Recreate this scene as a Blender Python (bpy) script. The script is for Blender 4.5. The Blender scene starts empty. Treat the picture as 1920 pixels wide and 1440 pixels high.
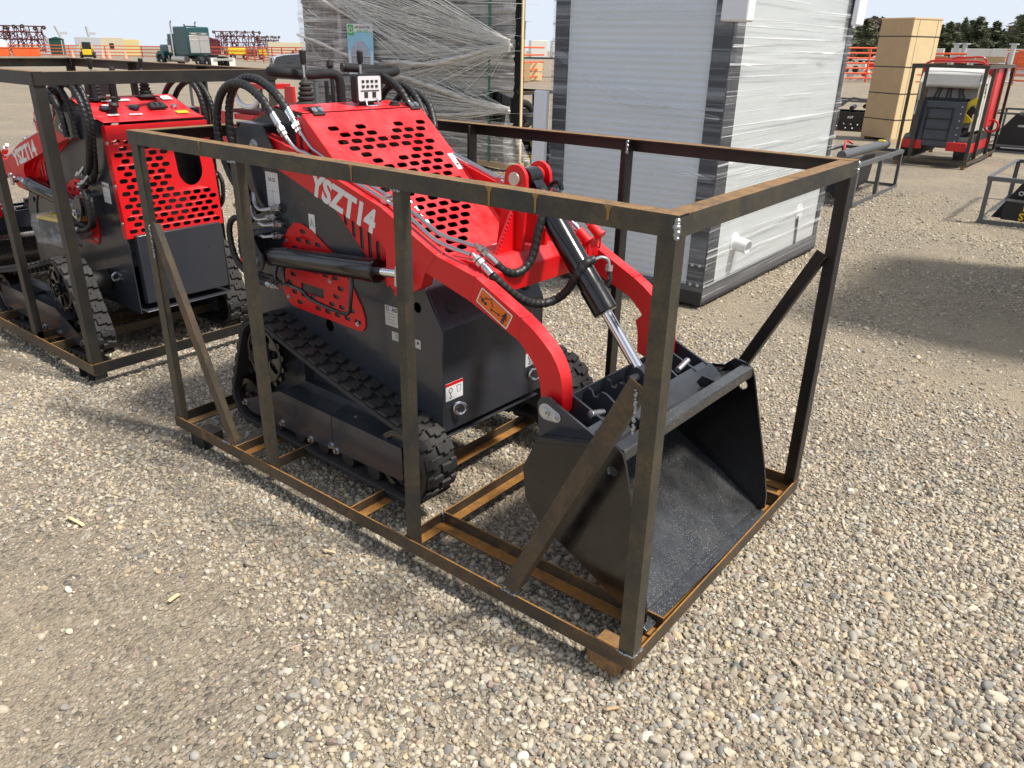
import bpy, math, random
import numpy as np
from mathutils import Vector, Matrix
random.seed(7)
SC = bpy.context.scene
COL = SC.collection
V = Vector
PI = math.pi
# ---------------------------------------------------------------- camera
cam = bpy.data.objects.new("camera", bpy.data.cameras.new("camera")); COL.objects.link(cam)
cam.location = (3.19238, -1.56914, 1.63639)
cam.rotation_euler = (math.radians(66.4657), math.radians(-1.07031), math.radians(38.5708))
cam.data.sensor_fit = 'HORIZONTAL'; cam.data.sensor_width = 36.0
cam.data.lens = 1461.6 / 1920 * 36.0
cam.data.clip_start = 0.05; cam.data.clip_end = 4000
SC.camera = cam
# ---------------------------------------------------------------- light
SUN_AZ = V((0.965, 0.26, 0)).normalized(); SUN_EL = math.radians(57)
W = bpy.data.worlds.new("World"); SC.world = W; W.use_nodes = True
nt = W.node_tree; nt.nodes.clear()
sky = nt.nodes.new('ShaderNodeTexSky'); sky.sky_type = 'NISHITA'; sky.sun_disc = False
sky.sun_elevation = SUN_EL; sky.sun_rotation = math.atan2(SUN_AZ.x, SUN_AZ.y)
sky.air_density = 1.0; sky.dust_density = 2.5; sky.ozone_density = 1.5
tc = nt.nodes.new('ShaderNodeTexCoord'); mp = nt.nodes.new('ShaderNodeMapping'); mp.inputs['Scale'].default_value = (1, 1, 4)
ns = nt.nodes.new('ShaderNodeTexNoise'); ns.inputs['Scale'].default_value = 1.6; ns.inputs['Detail'].default_value = 5
rp = nt.nodes.new('ShaderNodeMapRange'); rp.inputs[1].default_value = 0.3; rp.inputs[2].default_value = 0.7; rp.inputs[3].default_value = 0.7; rp.inputs[4].default_value = 0.98
mx = nt.nodes.new('ShaderNodeMix'); mx.data_type = 'RGBA'; mx.inputs[7].default_value = (7.9, 8.6, 9.7, 1)
bg = nt.nodes.new('ShaderNodeBackground'); bg.inputs[1].default_value = 0.1
wo = nt.nodes.new('ShaderNodeOutputWorld')
L = nt.links.new
sep = nt.nodes.new('ShaderNodeSeparateXYZ'); L(tc.outputs['Generated'], sep.inputs[0])
hz = nt.nodes.new('ShaderNodeMapRange'); hz.inputs[1].default_value = .10; hz.inputs[2].default_value = .75; hz.inputs[3].default_value = .22; hz.inputs[4].default_value = -.55
L(sep.outputs[2], hz.inputs[0]); ad = nt.nodes.new('ShaderNodeMath'); ad.operation = 'ADD'; ad.use_clamp = True
L(tc.outputs['Generated'], mp.inputs[0]); L(mp.outputs[0], ns.inputs[0]); L(ns.outputs[0], rp.inputs[0]); L(rp.outputs[0], ad.inputs[0]); L(hz.outputs[0], ad.inputs[1]); L(ad.outputs[0], mx.inputs[0])
L(sky.outputs[0], mx.inputs[6]); L(mx.outputs[2], bg.inputs[0]); L(bg.outputs[0], wo.inputs[0])
sun = bpy.data.objects.new("sun", bpy.data.lights.new("sun", 'SUN')); COL.objects.link(sun)
sun.data.energy = 4.8; sun.data.angle = math.radians(7); sun.data.color = (1.0, 0.955, 0.88)
sd = V((SUN_AZ.x*math.cos(SUN_EL), SUN_AZ.y*math.cos(SUN_EL), math.sin(SUN_EL)))
sun.rotation_euler = sd.to_track_quat('Z', 'Y').to_euler(); sun.location = (0, 0, 30)
SC.view_settings.view_transform = 'Standard'; SC.view_settings.look = 'None'
SC.view_settings.exposure = 0.0; SC.view_settings.gamma = 1.0
SC.render.engine = 'CYCLES'
SC.cycles.use_denoising = True
SC.cycles.max_bounces = 8; SC.cycles.transparent_max_bounces = 12
SC.cycles.sample_clamp_indirect = 6

# ---------------------------------------------------------------- materials
def N(nt, t, **kw):
    n = nt.nodes.new(t)
    for k, v in kw.items():
        if k.startswith('i_'): n.inputs[k[2:].replace('_', ' ')].default_value = v
        else: setattr(n, k, v)
    return n
def newmat(name):
    m = bpy.data.materials.new(name); m.use_nodes = True; nt = m.node_tree
    return m, nt, nt.nodes['Principled BSDF'], nt.links.new
def rgba(c): return (c[0], c[1], c[2], 1)
def noise(nt, L, co, scale, detail=4, rough=.6, dist=0):
    n = N(nt, 'ShaderNodeTexNoise'); n.inputs['Scale'].default_value = scale; n.inputs['Detail'].default_value = detail
    n.inputs['Roughness'].default_value = rough; n.inputs['Distortion'].default_value = dist
    if co: L(co, n.inputs['Vector'])
    return n.outputs['Fac']
def maprange(nt, L, f, a, b, c=0., d=1.):
    n = N(nt, 'ShaderNodeMapRange'); L(f, n.inputs[0])
    for i, x in enumerate((a, b, c, d)): n.inputs[i+1].default_value = x
    return n.outputs[0]
def mixc(nt, L, f, a, b, mode='MIX'):
    n = N(nt, 'ShaderNodeMix', data_type='RGBA', blend_type=mode)
    for i, x in ((0, f), (6, a), (7, b)):
        if hasattr(x, 'is_output'): L(x, n.inputs[i])
        else: n.inputs[i].default_value = x if i == 0 else rgba(x)
    return n.outputs[2]
def mth(nt, L, op, a, b=None):
    n = N(nt, 'ShaderNodeMath', operation=op)
    for i, x in enumerate((a, b)):
        if x is None: continue
        if hasattr(x, 'is_output'): L(x, n.inputs[i])
        else: n.inputs[i].default_value = x
    return n.outputs[0]
def bump(nt, L, bs, h, strength, dist=.002):
    b = N(nt, 'ShaderNodeBump'); b.inputs['Strength'].default_value = strength; b.inputs['Distance'].default_value = dist
    L(h, b.inputs['Height']); L(b.outputs[0], bs.inputs['Normal'])
def pmat(name, col, rough=.5, metal=0., coat=0., var=.15, vs=5., dust_glare=0., bmp=0., bs_=150., dcol=(.42, .38, .31), specks=0.):
    m, nt, bs, L = newmat(name)
    co = N(nt, 'ShaderNodeTexCoord').outputs['Object']
    n1 = noise(nt, L, co, vs, 5)
    lo = [c*(1-var) for c in col]; hi = [min(1, c*(1+var)) for c in col]
    c = mixc(nt, L, n1, lo, hi)
    r = maprange(nt, L, noise(nt, L, co, vs*3.3, 5), .3, .7, max(0, rough-.07), min(1, rough+.1))
    if dust_glare:
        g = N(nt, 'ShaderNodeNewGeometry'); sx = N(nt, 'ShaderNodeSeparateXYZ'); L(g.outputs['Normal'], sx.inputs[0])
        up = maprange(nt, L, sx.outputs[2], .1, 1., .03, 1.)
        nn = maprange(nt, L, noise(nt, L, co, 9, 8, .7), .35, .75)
        f = mth(nt, L, 'MULTIPLY', mth(nt, L, 'MULTIPLY', up, nn), dust_glare)
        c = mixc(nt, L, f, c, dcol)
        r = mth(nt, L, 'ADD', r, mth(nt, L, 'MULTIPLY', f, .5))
    if specks:
        sp = maprange(nt, L, noise(nt, L, co, 300, 2, .5), .62, .66)
        ms = maprange(nt, L, noise(nt, L, co, 2.5, 3), .35, .6)
        f = mth(nt, L, 'MULTIPLY', mth(nt, L, 'MULTIPLY', sp, ms), specks)
        c = mixc(nt, L, f, c, (.6, .6, .58))
    L(c, bs.inputs['Base Color']); L(r, bs.inputs['Roughness'])
    bs.inputs['Metallic'].default_value = metal; bs.inputs['Coat Weight'].default_value = coat; bs.inputs['Coat Roughness'].default_value = .12
    if bmp: bump(nt, L, bs, noise(nt, L, co, bs_, 3), bmp)
    if specks: bs.inputs['Specular IOR Level'].default_value = .85
    return m
def rustmat(name, dark=(.050, .052, .050), brown=(.125, .102, .060), orange=(.40, .22, .08), amt=.0, up=.40, patch=5.):
    m, nt, bs, L = newmat(name)
    co = N(nt, 'ShaderNodeTexCoord').outputs['Object']
    c = mixc(nt, L, maprange(nt, L, noise(nt, L, co, patch, 8, .72, .6), .36, .66), dark, brown)
    g = N(nt, 'ShaderNodeNewGeometry'); sx = N(nt, 'ShaderNodeSeparateXYZ'); L(g.outputs['Normal'], sx.inputs[0])
    u = mth(nt, L, 'MULTIPLY', maprange(nt, L, sx.outputs[2], .5, .95), up)
    nn = noise(nt, L, co, 7, 9, .72, .4)
    f = maprange(nt, L, mth(nt, L, 'ADD', mth(nt, L, 'ADD', nn, u), amt*.3), .66, .86, 0, .85)
    c = mixc(nt, L, f, c, orange)
    c = mixc(nt, L, maprange(nt, L, noise(nt, L, co, 160, 3), .35, .7, 0, .45), c, (.04, .033, .028))
    L(c, bs.inputs['Base Color'])
    sc = maprange(nt, L, noise(nt, L, co, 26, 6, .75, .3), .46, .60, 0, .38); c = mixc(nt, L, sc, c, (.035, .037, .040))
    L(c, bs.inputs['Base Color']); L(maprange(nt, L, f, 0, 1, .46, .85), bs.inputs['Roughness'])
    L(maprange(nt, L, f, 0, 1, .45, 0), bs.inputs['Metallic'])
    bump(nt, L, bs, noise(nt, L, co, 220, 4), .35, .0015)
    return m
MT = {}
MT['steel'] = rustmat('rusty_mill_steel')
MT['steel2'] = rustmat('rusty_mill_steel_orange', dark=(.065, .058, .048), brown=(.16, .11, .06), orange=(.55, .24, .035), amt=.22, up=.75)
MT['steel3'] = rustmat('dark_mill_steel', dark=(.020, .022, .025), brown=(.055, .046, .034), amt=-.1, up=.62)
MT['foot'] = rustmat('orange_rust', dark=(.28, .12, .04), brown=(.36, .15, .04), amt=1., up=.3)
MT['streak'] = pmat('rust_streak', (.30, .17, .05), .85, var=.4, vs=60)
MT['weld'] = pmat('weld_metal', (.38, .40, .42), .35, .9, bmp=.6, bs_=120)
MT['red'] = pmat('red_paint', (.68, .003, .007), .38, 0, .12, var=.08, dust_glare=.30, dcol=(.85, .30, .31))  # pink on up-facing red: dust plus sun and sky glare painted in
MT['red2'] = pmat('red_paint_far', (.60, .012, .016), .4, 0, .2, var=.15, dust_glare=.12)
MT['grey'] = pmat('dark_grey_paint', (.030, .034, .044), .32, 0, .30, var=.2, vs=3, dust_glare=.08)
MT['black'] = pmat('black_gloss_paint', (.006, .006, .007), .2, 0, .35, var=.3, vs=4, dust_glare=.03, specks=.0)
MT['bucket'] = pmat('bucket_black_paint', (.012, .013, .015), .27, 0, .5, var=.3, vs=4, dust_glare=.06, specks=.6)
MT['blackm'] = pmat('black_matt', (.014, .014, .015), .55, var=.25, dust_glare=.12)
MT['foam'] = pmat('foam_grip', (.012, .012, .013), .75, var=.2, bmp=.15, bs_=400)
MT['rubber'] = pmat('track_rubber', (.020, .020, .021), .62, var=.3, vs=14, dust_glare=.35, dcol=(.16, .13, .10), bmp=.35, bs_=90)
MT['hose'] = pmat('hose_guard', (.013, .013, .014), .42, var=.25, dust_glare=.12)
MT['zinc'] = pmat('zinc_plate', (.62, .64, .66), .28, 1., var=.12, vs=20)
MT['chrome'] = pmat('chrome', (.80, .80, .82), .08, 1., var=.03)
MT['tube'] = pmat('steel_tube', (.58, .57, .56), .30, 1., var=.1)
MT['white'] = pmat('white_label', (.78, .78, .78), .4, var=.04)
MT['label'] = pmat('grey_label', (.50, .50, .50), .35, .3, var=.08)
MT['ink'] = pmat('black_ink', (.02, .02, .022), .5, var=.1)
MT['orange'] = pmat('orange_decal', (.80, .16, .015), .4, var=.05)
MT['yellow'] = pmat('yellow_paint', (.78, .55, .02), .4, var=.08)
MT['lens'] = pmat('lamp_lens', (.85, .86, .88), .15, .25, var=.1, vs=60)
MT['whitep'] = pmat('white_paint', (.74, .72, .66), .38, 0, .2, var=.05, dust_glare=.1)
MT['green'] = pmat('teal_green_paint', (.008, .065, .07), .3, 0, .4, var=.1)
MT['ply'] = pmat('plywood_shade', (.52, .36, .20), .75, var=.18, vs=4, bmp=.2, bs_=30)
MT['pine_litply'] = pmat('pine_and_lit_plywood', (.80, .62, .34), .7, var=.12, vs=5)
MT['fence'] = pmat('orange_fence_paint', (.75, .11, .03), .5, var=.15)
MT['gframe'] = pmat('grey_frame_paint', (.12, .125, .13), .5, .2, var=.15)
MT['maroon'] = pmat('maroon_paint', (.12, .012, .016), .55, var=.3)
MT['tyre'] = pmat('tyre', (.02, .02, .02), .8, var=.2)
MT['alu'] = pmat('alu', (.62, .60, .56), .35, .8, var=.12)
MT['glass'] = pmat('dark_glass', (.02, .025, .03), .06, 0, .5, var=.1)

# ---------------------------------------------------------------- mesh builder
DG = None
def rotz(a): return Matrix.Rotation(a, 4, 'Z')
def basis(p, x, y, z=None):
    x = V(x).normalized(); y = V(y).normalized(); z = x.cross(y) if z is None else V(z)
    m = Matrix((x, y, z)).transposed().to_4x4(); m.translation = V(p); return m
def near(y, flip=1):     # 2d (u,v,w) -> x, z, towards the near side (-y)
    return basis((0, y, 0), (1, 0, 0), (0, 0, 1)) if flip == 1 else basis((0, y, 0), (-1, 0, 0), (0, 0, 1))
def slot(cx, cy, l, w, ang=0, n=5):
    r = w/2; a = l/2 - r; pts = []
    for s in (1, -1):
        for k in range(n+1):
            t = -PI/2 + PI*k/n
            pts.append((s*(a + r*math.cos(t)), s*r*math.sin(t)))
    c, s_ = math.cos(ang), math.sin(ang)
    return [(cx + x*c - y*s_, cy + x*s_ + y*c) for x, y in pts]
def circ(cx, cy, r, n=20): return [(cx + r*math.cos(2*PI*k/n), cy + r*math.sin(2*PI*k/n)) for k in range(n)]
def rrect(x0, y0, x1, y1, r, n=3):
    o = []
    for cx, cy, a in ((x1-r, y1-r, 0), (x0+r, y1-r, 90), (x0+r, y0+r, 180), (x1-r, y0+r, 270)):
        for k in range(n+1):
            t = math.radians(a + 90*k/n); o.append((cx + r*math.cos(t), cy + r*math.sin(t)))
    return o
def smooth_path(pts, seg):
    P = [V(p) for p in pts]; P = [P[0]*2-P[1]] + P + [P[-1]*2-P[-2]]; out = []
    for i in range(1, len(P)-2):
        a, b, c, d = P[i-1:i+3]; n = max(2, int((c-b).length/seg))
        for k in range(n):
            t = k/n
            out.append(.5*((2*b) + (-a+c)*t + (2*a-5*b+4*c-d)*t*t + (-a+3*b-3*c+d)*t**3))
    out.append(P[-2].copy()); return out
class MB:
    def __init__(s, M=None): s.v = []; s.f = []; s.M = M
    def add(s, vs, fs):
        o = len(s.v); s.v += [tuple(x) for x in vs]; s.f += [[i+o for i in f] for f in fs]; return s
    def boxm(s, M, sx, sy, sz, tx=1, ty=1):
        vs = [M @ V((x*sx/2*(tx if z > 0 else 1), y*sy/2*(ty if z > 0 else 1), z*sz/2)) for z in (-1, 1) for y in (-1, 1) for x in (-1, 1)]
        return s.add(vs, [(0, 2, 3, 1), (4, 5, 7, 6), (0, 1, 5, 4), (2, 6, 7, 3), (0, 4, 6, 2), (1, 3, 7, 5)])
    def box(s, c, d, rz=0, **k): return s.boxm(Matrix.Translation(V(c)) @ rotz(rz), *d, **k)
    def bb(s, a, b): return s.box([(a[i]+b[i])/2 for i in range(3)], [abs(b[i]-a[i]) for i in range(3)])
    def beam(s, p0, p1, w, h, up=(0, 0, 1)):
        p0, p1 = V(p0), V(p1); z = (p1-p0); l = z.length; z.normalize(); u = V(up)
        if abs(z.dot(u)) > .98: u = V((0, 1, 0))
        x = u.cross(z).normalized(); y = z.cross(x)
        M = Matrix((x, y, z)).transposed().to_4x4(); M.translation = (p0+p1)/2
        return s.boxm(M, w, h, l)
    def angle(s, p0, p1, da, db, w=.05, t=.006):
        p0, p1, da, db = V(p0), V(p1), V(da), V(db)
        prof = [V((0, 0)), V((w, 0)), V((w, t)), V((t, t)), V((t, w)), V((0, w))]
        vs = [p + da*q.x + db*q.y for p in (p0, p1) for q in prof]
        fs = [(0, 1, 2, 3, 4, 5)[::-1], tuple(range(6, 12))] + [(i, (i+1) % 6, (i+1) % 6+6, i+6) for i in range(6)]
        fs[0] = (0, 3, 2, 1); fs[1] = (6, 7, 8, 9); fs += [(0, 5, 4, 3), (6, 9, 10, 11)]
        return s.add(vs, fs)
    def tube(s, pts, r, n=10, ridge=0, pitch=.013, caps=True, rf=None):
        P = [V(p) for p in pts]; T = []
        for i in range(len(P)):
            a = P[max(0, i-1)]; b = P[min(len(P)-1, i+1)]; T.append((b-a).normalized())
        u = V((0, 0, 1)) if abs(T[0].z) < .9 else V((1, 0, 0)); x = (u - T[0]*u.dot(T[0])).normalized()
        vs = []; d = 0
        for i, p in enumerate(P):
            if i: x = (x - T[i]*x.dot(T[i])).normalized(); d += (P[i]-P[i-1]).length
            y = T[i].cross(x)
            for k in range(n):
                a = 2*PI*k/n; rr = r*(rf(i/(len(P)-1)) if rf else 1)
                if ridge:
                    ph = (d/pitch + k/n) % 1; rr *= 1 + ridge*(-1 if ph < .16 else .25*math.sin(PI*(ph-.16)/.84))
                vs.append(p + (x*math.cos(a) + y*math.sin(a))*rr)
        m = len(P); fs = [(i*n+k, i*n+(k+1) % n, (i+1)*n+(k+1) % n, (i+1)*n+k) for i in range(m-1) for k in range(n)]
        if caps: fs += [tuple(range(n))[::-1], tuple(range((m-1)*n, m*n))]
        return s.add(vs, fs)
    def cyl(s, p0, p1, r, n=20, r1=None):
        return s.tube([p0, p1], r, n, rf=(None if r1 is None else (lambda t: 1+(r1/r-1)*t)))
    def bolt(s, p, d, r=.009, h=.008):
        p, d = V(p), V(d).normalized()
        return s.cyl(p, p+d*.002, r*1.6, 14).cyl(p+d*.002, p+d*(.002+h), r, 6)
    def lathe(s, p, d, prof, n=20):      # prof: (dist along d, radius)
        p, d = V(p), V(d).normalized(); u = V((0, 0, 1)) if abs(d.z) < .9 else V((1, 0, 0)); x = (u-d*u.dot(d)).normalized(); y = d.cross(x)
        vs = [p + d*h + (x*math.cos(2*PI*k/n)+y*math.sin(2*PI*k/n))*max(r, 1e-4) for h, r in prof for k in range(n)]
        m = len(prof); fs = [(i*n+k, i*n+(k+1) % n, (i+1)*n+(k+1) % n, (i+1)*n+k) for i in range(m-1) for k in range(n)]
        fs += [tuple(range(n))[::-1], tuple(range((m-1)*n, m*n))]
        return s.add(vs, fs)
    def torus(s, c, ax, R, r, n=24, m=8):
        ax = V(ax).normalized(); u = V((0, 0, 1)) if abs(ax.z) < .9 else V((1, 0, 0)); x = (u-ax*u.dot(ax)).normalized(); y = ax.cross(x); c = V(c); vs = []
        for i in range(n):
            a = 2*PI*i/n; d = x*math.cos(a)+y*math.sin(a)
            for k in range(m):
                b = 2*PI*k/m; vs.append(c + d*(R+r*math.cos(b)) + ax*r*math.sin(b))
        return s.add(vs, [(i*m+k, ((i+1) % n)*m+k, ((i+1) % n)*m+(k+1) % m, i*m+(k+1) % m) for i in range(n) for k in range(m)])
    def ball(s, c, r, n=8, sc=(1, 1, 1)):
        c = V(c); vs = []; 
        for i in range(1, n):
            for k in range(n*2):
                t = PI*i/n; a = PI*k/n; vs.append(c + V((sc[0]*r*math.sin(t)*math.cos(a), sc[1]*r*math.sin(t)*math.sin(a), sc[2]*r*math.cos(t))))
        m = n*2; fs = [(i*m+k, (i+1)*m+k, (i+1)*m+(k+1) % m, i*m+(k+1) % m) for i in range(n-2) for k in range(m)]
        fs += [tuple(range(m)), tuple(range((n-2)*m, (n-1)*m))[::-1]]
        return s.add(vs, fs)
    def _curve(s, cu, M):
        ob = bpy.data.objects.new('tmp', cu); COL.objects.link(ob)
        dg = bpy.context.evaluated_depsgraph_get(); dg.update()
        me = bpy.data.meshes.new_from_object(ob.evaluated_get(dg))
        s.add([M @ v.co for v in me.vertices], [tuple(p.vertices) for p in me.polygons])
        bpy.data.objects.remove(ob); bpy.data.curves.remove(cu); bpy.data.meshes.remove(me); return s
    def plate(s, outer, holes=(), t=.005, M=Matrix(), off=0):
        cu = bpy.data.curves.new('c', 'CURVE'); cu.dimensions = '2D'; cu.fill_mode = 'BOTH'; cu.extrude = t/2
        for poly in [outer] + list(holes):
            sp = cu.splines.new('POLY'); sp.points.add(len(poly)-1); sp.use_cyclic_u = True
            for i, (x, y) in enumerate(poly): sp.points[i].co = (x, y, 0, 1)
        return s._curve(cu, M @ Matrix.Translation((0, 0, off)))
    def text(s, txt, size, M, ext=.0006, bold=0., align='CENTER', sx=1, shear=0):
        cu = bpy.data.curves.new('t', 'FONT'); cu.body = txt; cu.size = size; cu.extrude = ext; cu.offset = bold
        cu.align_x = align; cu.align_y = 'CENTER'; cu.resolution_u = 3; cu.shear = shear
        return s._curve(cu, M @ Matrix.Diagonal((sx, 1, 1, 1)))
    def prism(s, outline, M, h, holes=()): return s.plate(outline, holes, h, M)
    def clusters(s):
        par = list(range(len(s.v)))
        def fd(a):
            while par[a] != a: par[a] = par[par[a]]; a = par[a]
            return a
        for f in s.f:
            r = fd(f[0])
            for i in f[1:]: par[fd(i)] = r
        isl = {}
        for i in range(len(s.v)): isl.setdefault(fd(i), []).append(i)
        keys = list(isl); bb = []
        for k in keys:
            P = np.array([s.v[i] for i in isl[k]]); bb.append((P.min(0), P.max(0)))
        # corners that coincide but are not welded count as touching
        c = list(range(len(keys)))
        def fc(a):
            while c[a] != a: c[a] = c[c[a]]; a = c[a]
            return a
        for a in range(len(keys)):
            for b in range(a):
                gap = np.linalg.norm(np.maximum(0, np.maximum(bb[a][0]-bb[b][1], bb[b][0]-bb[a][1])))
                sz = max(np.linalg.norm(bb[a][1]-bb[a][0]), np.linalg.norm(bb[b][1]-bb[b][0]))
                if gap < .45*sz: c[fc(a)] = fc(b)
        out = {}; own = {k: fc(i) for i, k in enumerate(keys)}
        for f in s.f: out.setdefault(own[fd(f[0])], []).append(f)
        return list(out.values())
    def build(s, name, mat, parent=None, bevel=0, smooth=True, ang=32, split=True):
        if split and 8 < len(s.v) < 2600 and name not in ('pebble',):
            cl = s.clusters()
            if len(cl) > 1:
                for fs in cl:
                    used = sorted({i for f in fs for i in f}); ix = {u: k for k, u in enumerate(used)}
                    m2 = MB(); m2.v = [s.v[u] for u in used]; m2.f = [[ix[i] for i in f] for f in fs]
                    ob = m2.build(name, mat, parent, bevel, smooth, ang, False)
                return ob
        me = bpy.data.meshes.new(name); me.from_pydata(s.v, [], s.f); me.validate()
        if smooth and len(me.polygons):
            me.polygons.foreach_set('use_smooth', [True]*len(me.polygons)); me.set_sharp_from_angle(angle=math.radians(ang))
        ob = bpy.data.objects.new(name, me); COL.objects.link(ob)
        for m in (mat if isinstance(mat, (list, tuple)) else [mat]): me.materials.append(MT[m] if isinstance(m, str) else m)
        if bevel:
            b = ob.modifiers.new('bevel', 'BEVEL'); b.width = bevel; b.segments = 2; b.limit_method = 'ANGLE'; b.angle_limit = math.radians(40)
        if parent: ob.parent = parent
        return ob
def tag(o, label=None, cat=None, group=None, kind=None):
    if label: o['label'] = label
    if cat: o['category'] = cat
    if group: o['group'] = group
    if kind: o['kind'] = kind
    return o
def thing(name, label, cat, loc=(0, 0, 0), rz=0, group=None):
    o = bpy.data.objects.new(name, None); COL.objects.link(o); o.empty_display_size = .1
    o.location = loc; o.rotation_euler = (0, 0, rz); return tag(o, label, cat, group)
def dup(root, loc, rz, label=None, group=None, name=None, skip=()):
    r = root.copy(); COL.objects.link(r); r.location = loc; r.rotation_euler = (0, 0, rz)
    if name: r.name = name
    if label: r['label'] = label
    if group: r['group'] = group
    for ch in list(root.children):
        if ch.name.split('.')[0] in skip: continue
        c = ch.copy(); COL.objects.link(c); c.parent = r
        for g in list(ch.children):
            d = g.copy(); COL.objects.link(d); d.parent = c
    return r
# ---------------------------------------------------------------- ground
def vnoise(x, y, seed=0):
    xi = np.floor(x).astype(int); yi = np.floor(y).astype(int); fx = x-xi; fy = y-yi
    fx = fx*fx*(3-2*fx); fy = fy*fy*(3-2*fy)
    def h(a, b):
        n = (a*374761393 + b*668265263 + seed*1442695041) & 0x7fffffff
        n = ((n ^ (n >> 13))*1274126177) & 0x7fffffff
        return ((n ^ (n >> 16)) & 0xffff)/65535.
    return (h(xi, yi)*(1-fx)+h(xi+1, yi)*fx)*(1-fy) + (h(xi, yi+1)*(1-fx)+h(xi+1, yi+1)*fx)*fy
def gz(x, y):
    x = np.asarray(x, float); y = np.asarray(y, float)
    d = np.maximum(0, -x-5); d = np.where(d < 6, d*d/12, d-3)
    r = np.hypot(x-1.2, y-.5); w = np.clip((r-2.0)/4, .25, 1)*np.clip(1-(r-20)/60, 0, 1)
    b = (vnoise(x*.9+3, y*.9, 1)-.5)*.045 + (vnoise(x*2.7, y*2.7, 2)-.5)*.022
    return -.072 - .010*d + b*w
def gzf(x, y): return float(gz(x, y))
def axis(a, b, st, far):
    c = list(np.arange(a, b+1e-6, st)); s = st; x = b
    hi = []
    while x < far: s *= 1.16; x += s; hi.append(x)
    s = st; x = a; lo = []
    while x > -far: s *= 1.16; x -= s; lo.append(x)
    return np.array(lo[::-1]+c+hi)
gx = axis(-6, 6, .08, 1800); gy = axis(-3, 11, .08, 3000)
X, Y = np.meshgrid(gx, gy); Z = gz(X, Y); nx = len(gx); ny = len(gy)
vs = np.stack([X.ravel(), Y.ravel(), Z.ravel()], 1)
ii = (np.arange(ny-1)[:, None]*nx + np.arange(nx-1)[None, :]).ravel()
me = bpy.data.meshes.new('ground'); me.from_pydata(vs.tolist(), [], np.stack([ii, ii+1, ii+nx+1, ii+nx], 1).tolist())
me.polygons.foreach_set('use_smooth', [True]*len(me.polygons))
ground = bpy.data.objects.new('ground', me); COL.objects.link(ground); tag(ground, 'tan gravel and packed dirt yard', 'ground', kind='structure'); del ground['category']
m, nt, bs, L = newmat('gravel_ground')
tcn = N(nt, 'ShaderNodeTexCoord'); co = tcn.outputs['Object']
def voro(scale, out='Color', rnd=1., feat='F1'):
    v = N(nt, 'ShaderNodeTexVoronoi', feature=feat); v.inputs['Scale'].default_value = scale; v.inputs['Randomness'].default_value = rnd
    L(co, v.inputs['Vector']); return v
v1 = voro(46); v2 = voro(95); v3 = voro(20)
def ramp(f, cols):
    r = N(nt, 'ShaderNodeValToRGB'); L(f, r.inputs[0]); e = r.color_ramp.elements
    while len(e) < len(cols): e.new(.5)
    for i, (p, c) in enumerate(cols): e[i].position = p; e[i].color = rgba(c)
    return r.outputs[0]
PC = [(0, (.10, .095, .09)), (.18, (.22, .20, .17)), (.38, (.40, .34, .26)), (.55, (.33, .30, .27)), (.72, (.50, .44, .34)), (.86, (.38, .28, .24)), (1, (.70, .66, .57))]
def sepx(c):
    s = N(nt, 'ShaderNodeSeparateColor'); L(c, s.inputs[0]); return s.outputs[0]
c1 = ramp(sepx(v1.outputs['Color']), PC); c2 = ramp(sepx(v2.outputs['Color']), PC); c3 = ramp(sepx(v3.outputs['Color']), PC)
dirt = mixc(nt, L, noise(nt, L, co, 3, 8, .7), (.275, .222, .158), (.385, .320, .235))
grit = mixc(nt, L, maprange(nt, L, noise(nt, L, co, 120, 3, .6), .45, .62, 0, .6), dirt, (.46, .40, .31))
pm = maprange(nt, L, noise(nt, L, co, .8, 6, .62), .38, .60)         # gravel / dirt patches
e1 = maprange(nt, L, v1.outputs['Distance'], .25, .6, 1, .25)
e2 = maprange(nt, L, v2.outputs['Distance'], .25, .6, 1, .3)
grit = mixc(nt, L, mth(nt, L, 'MULTIPLY', pm, .6), grit, (.17, .135, .095))
col = mixc(nt, L, mth(nt, L, 'MULTIPLY', e2, maprange(nt, L, pm, 0, 1, .35, .9)), grit, c2)
col = mixc(nt, L, mth(nt, L, 'MULTIPLY', e1, maprange(nt, L, pm, 0, 1, .1, .95)), col, c1)
big = maprange(nt, L, noise(nt, L, co, .23, 4, .6), .35, .65)
col = mixc(nt, L, big, mixc(nt, L, .16, col, (.20, .17, .13)), col)
# far away the single stones melt into an even pale yard
g = N(nt, 'ShaderNodeSeparateXYZ'); L(co, g.inputs[0])
tex = noise(nt, L, co, 11, 9, .8); col = mixc(nt, L, mth(nt, L, 'MULTIPLY', pm, maprange(nt, L, tex, .44, .62, 0, .40)), col, (.19, .165, .13))
col = mixc(nt, L, 1.0, col, (.97, .95, .89), 'MULTIPLY')
L(col, bs.inputs['Base Color']); bs.inputs['Roughness'].default_value = .9; bs.inputs['Specular IOR Level'].default_value = .25
hgt = mth(nt, L, 'ADD', mth(nt, L, 'MULTIPLY', e1, pm), mth(nt, L, 'MULTIPLY', e2, .5))
b = N(nt, 'ShaderNodeBump'); b.inputs['Strength'].default_value = .9; b.inputs['Distance'].default_value = .010
L(hgt, b.inputs['Height']); L(b.outputs[0], bs.inputs['Normal'])
me.materials.append(m)

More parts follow.
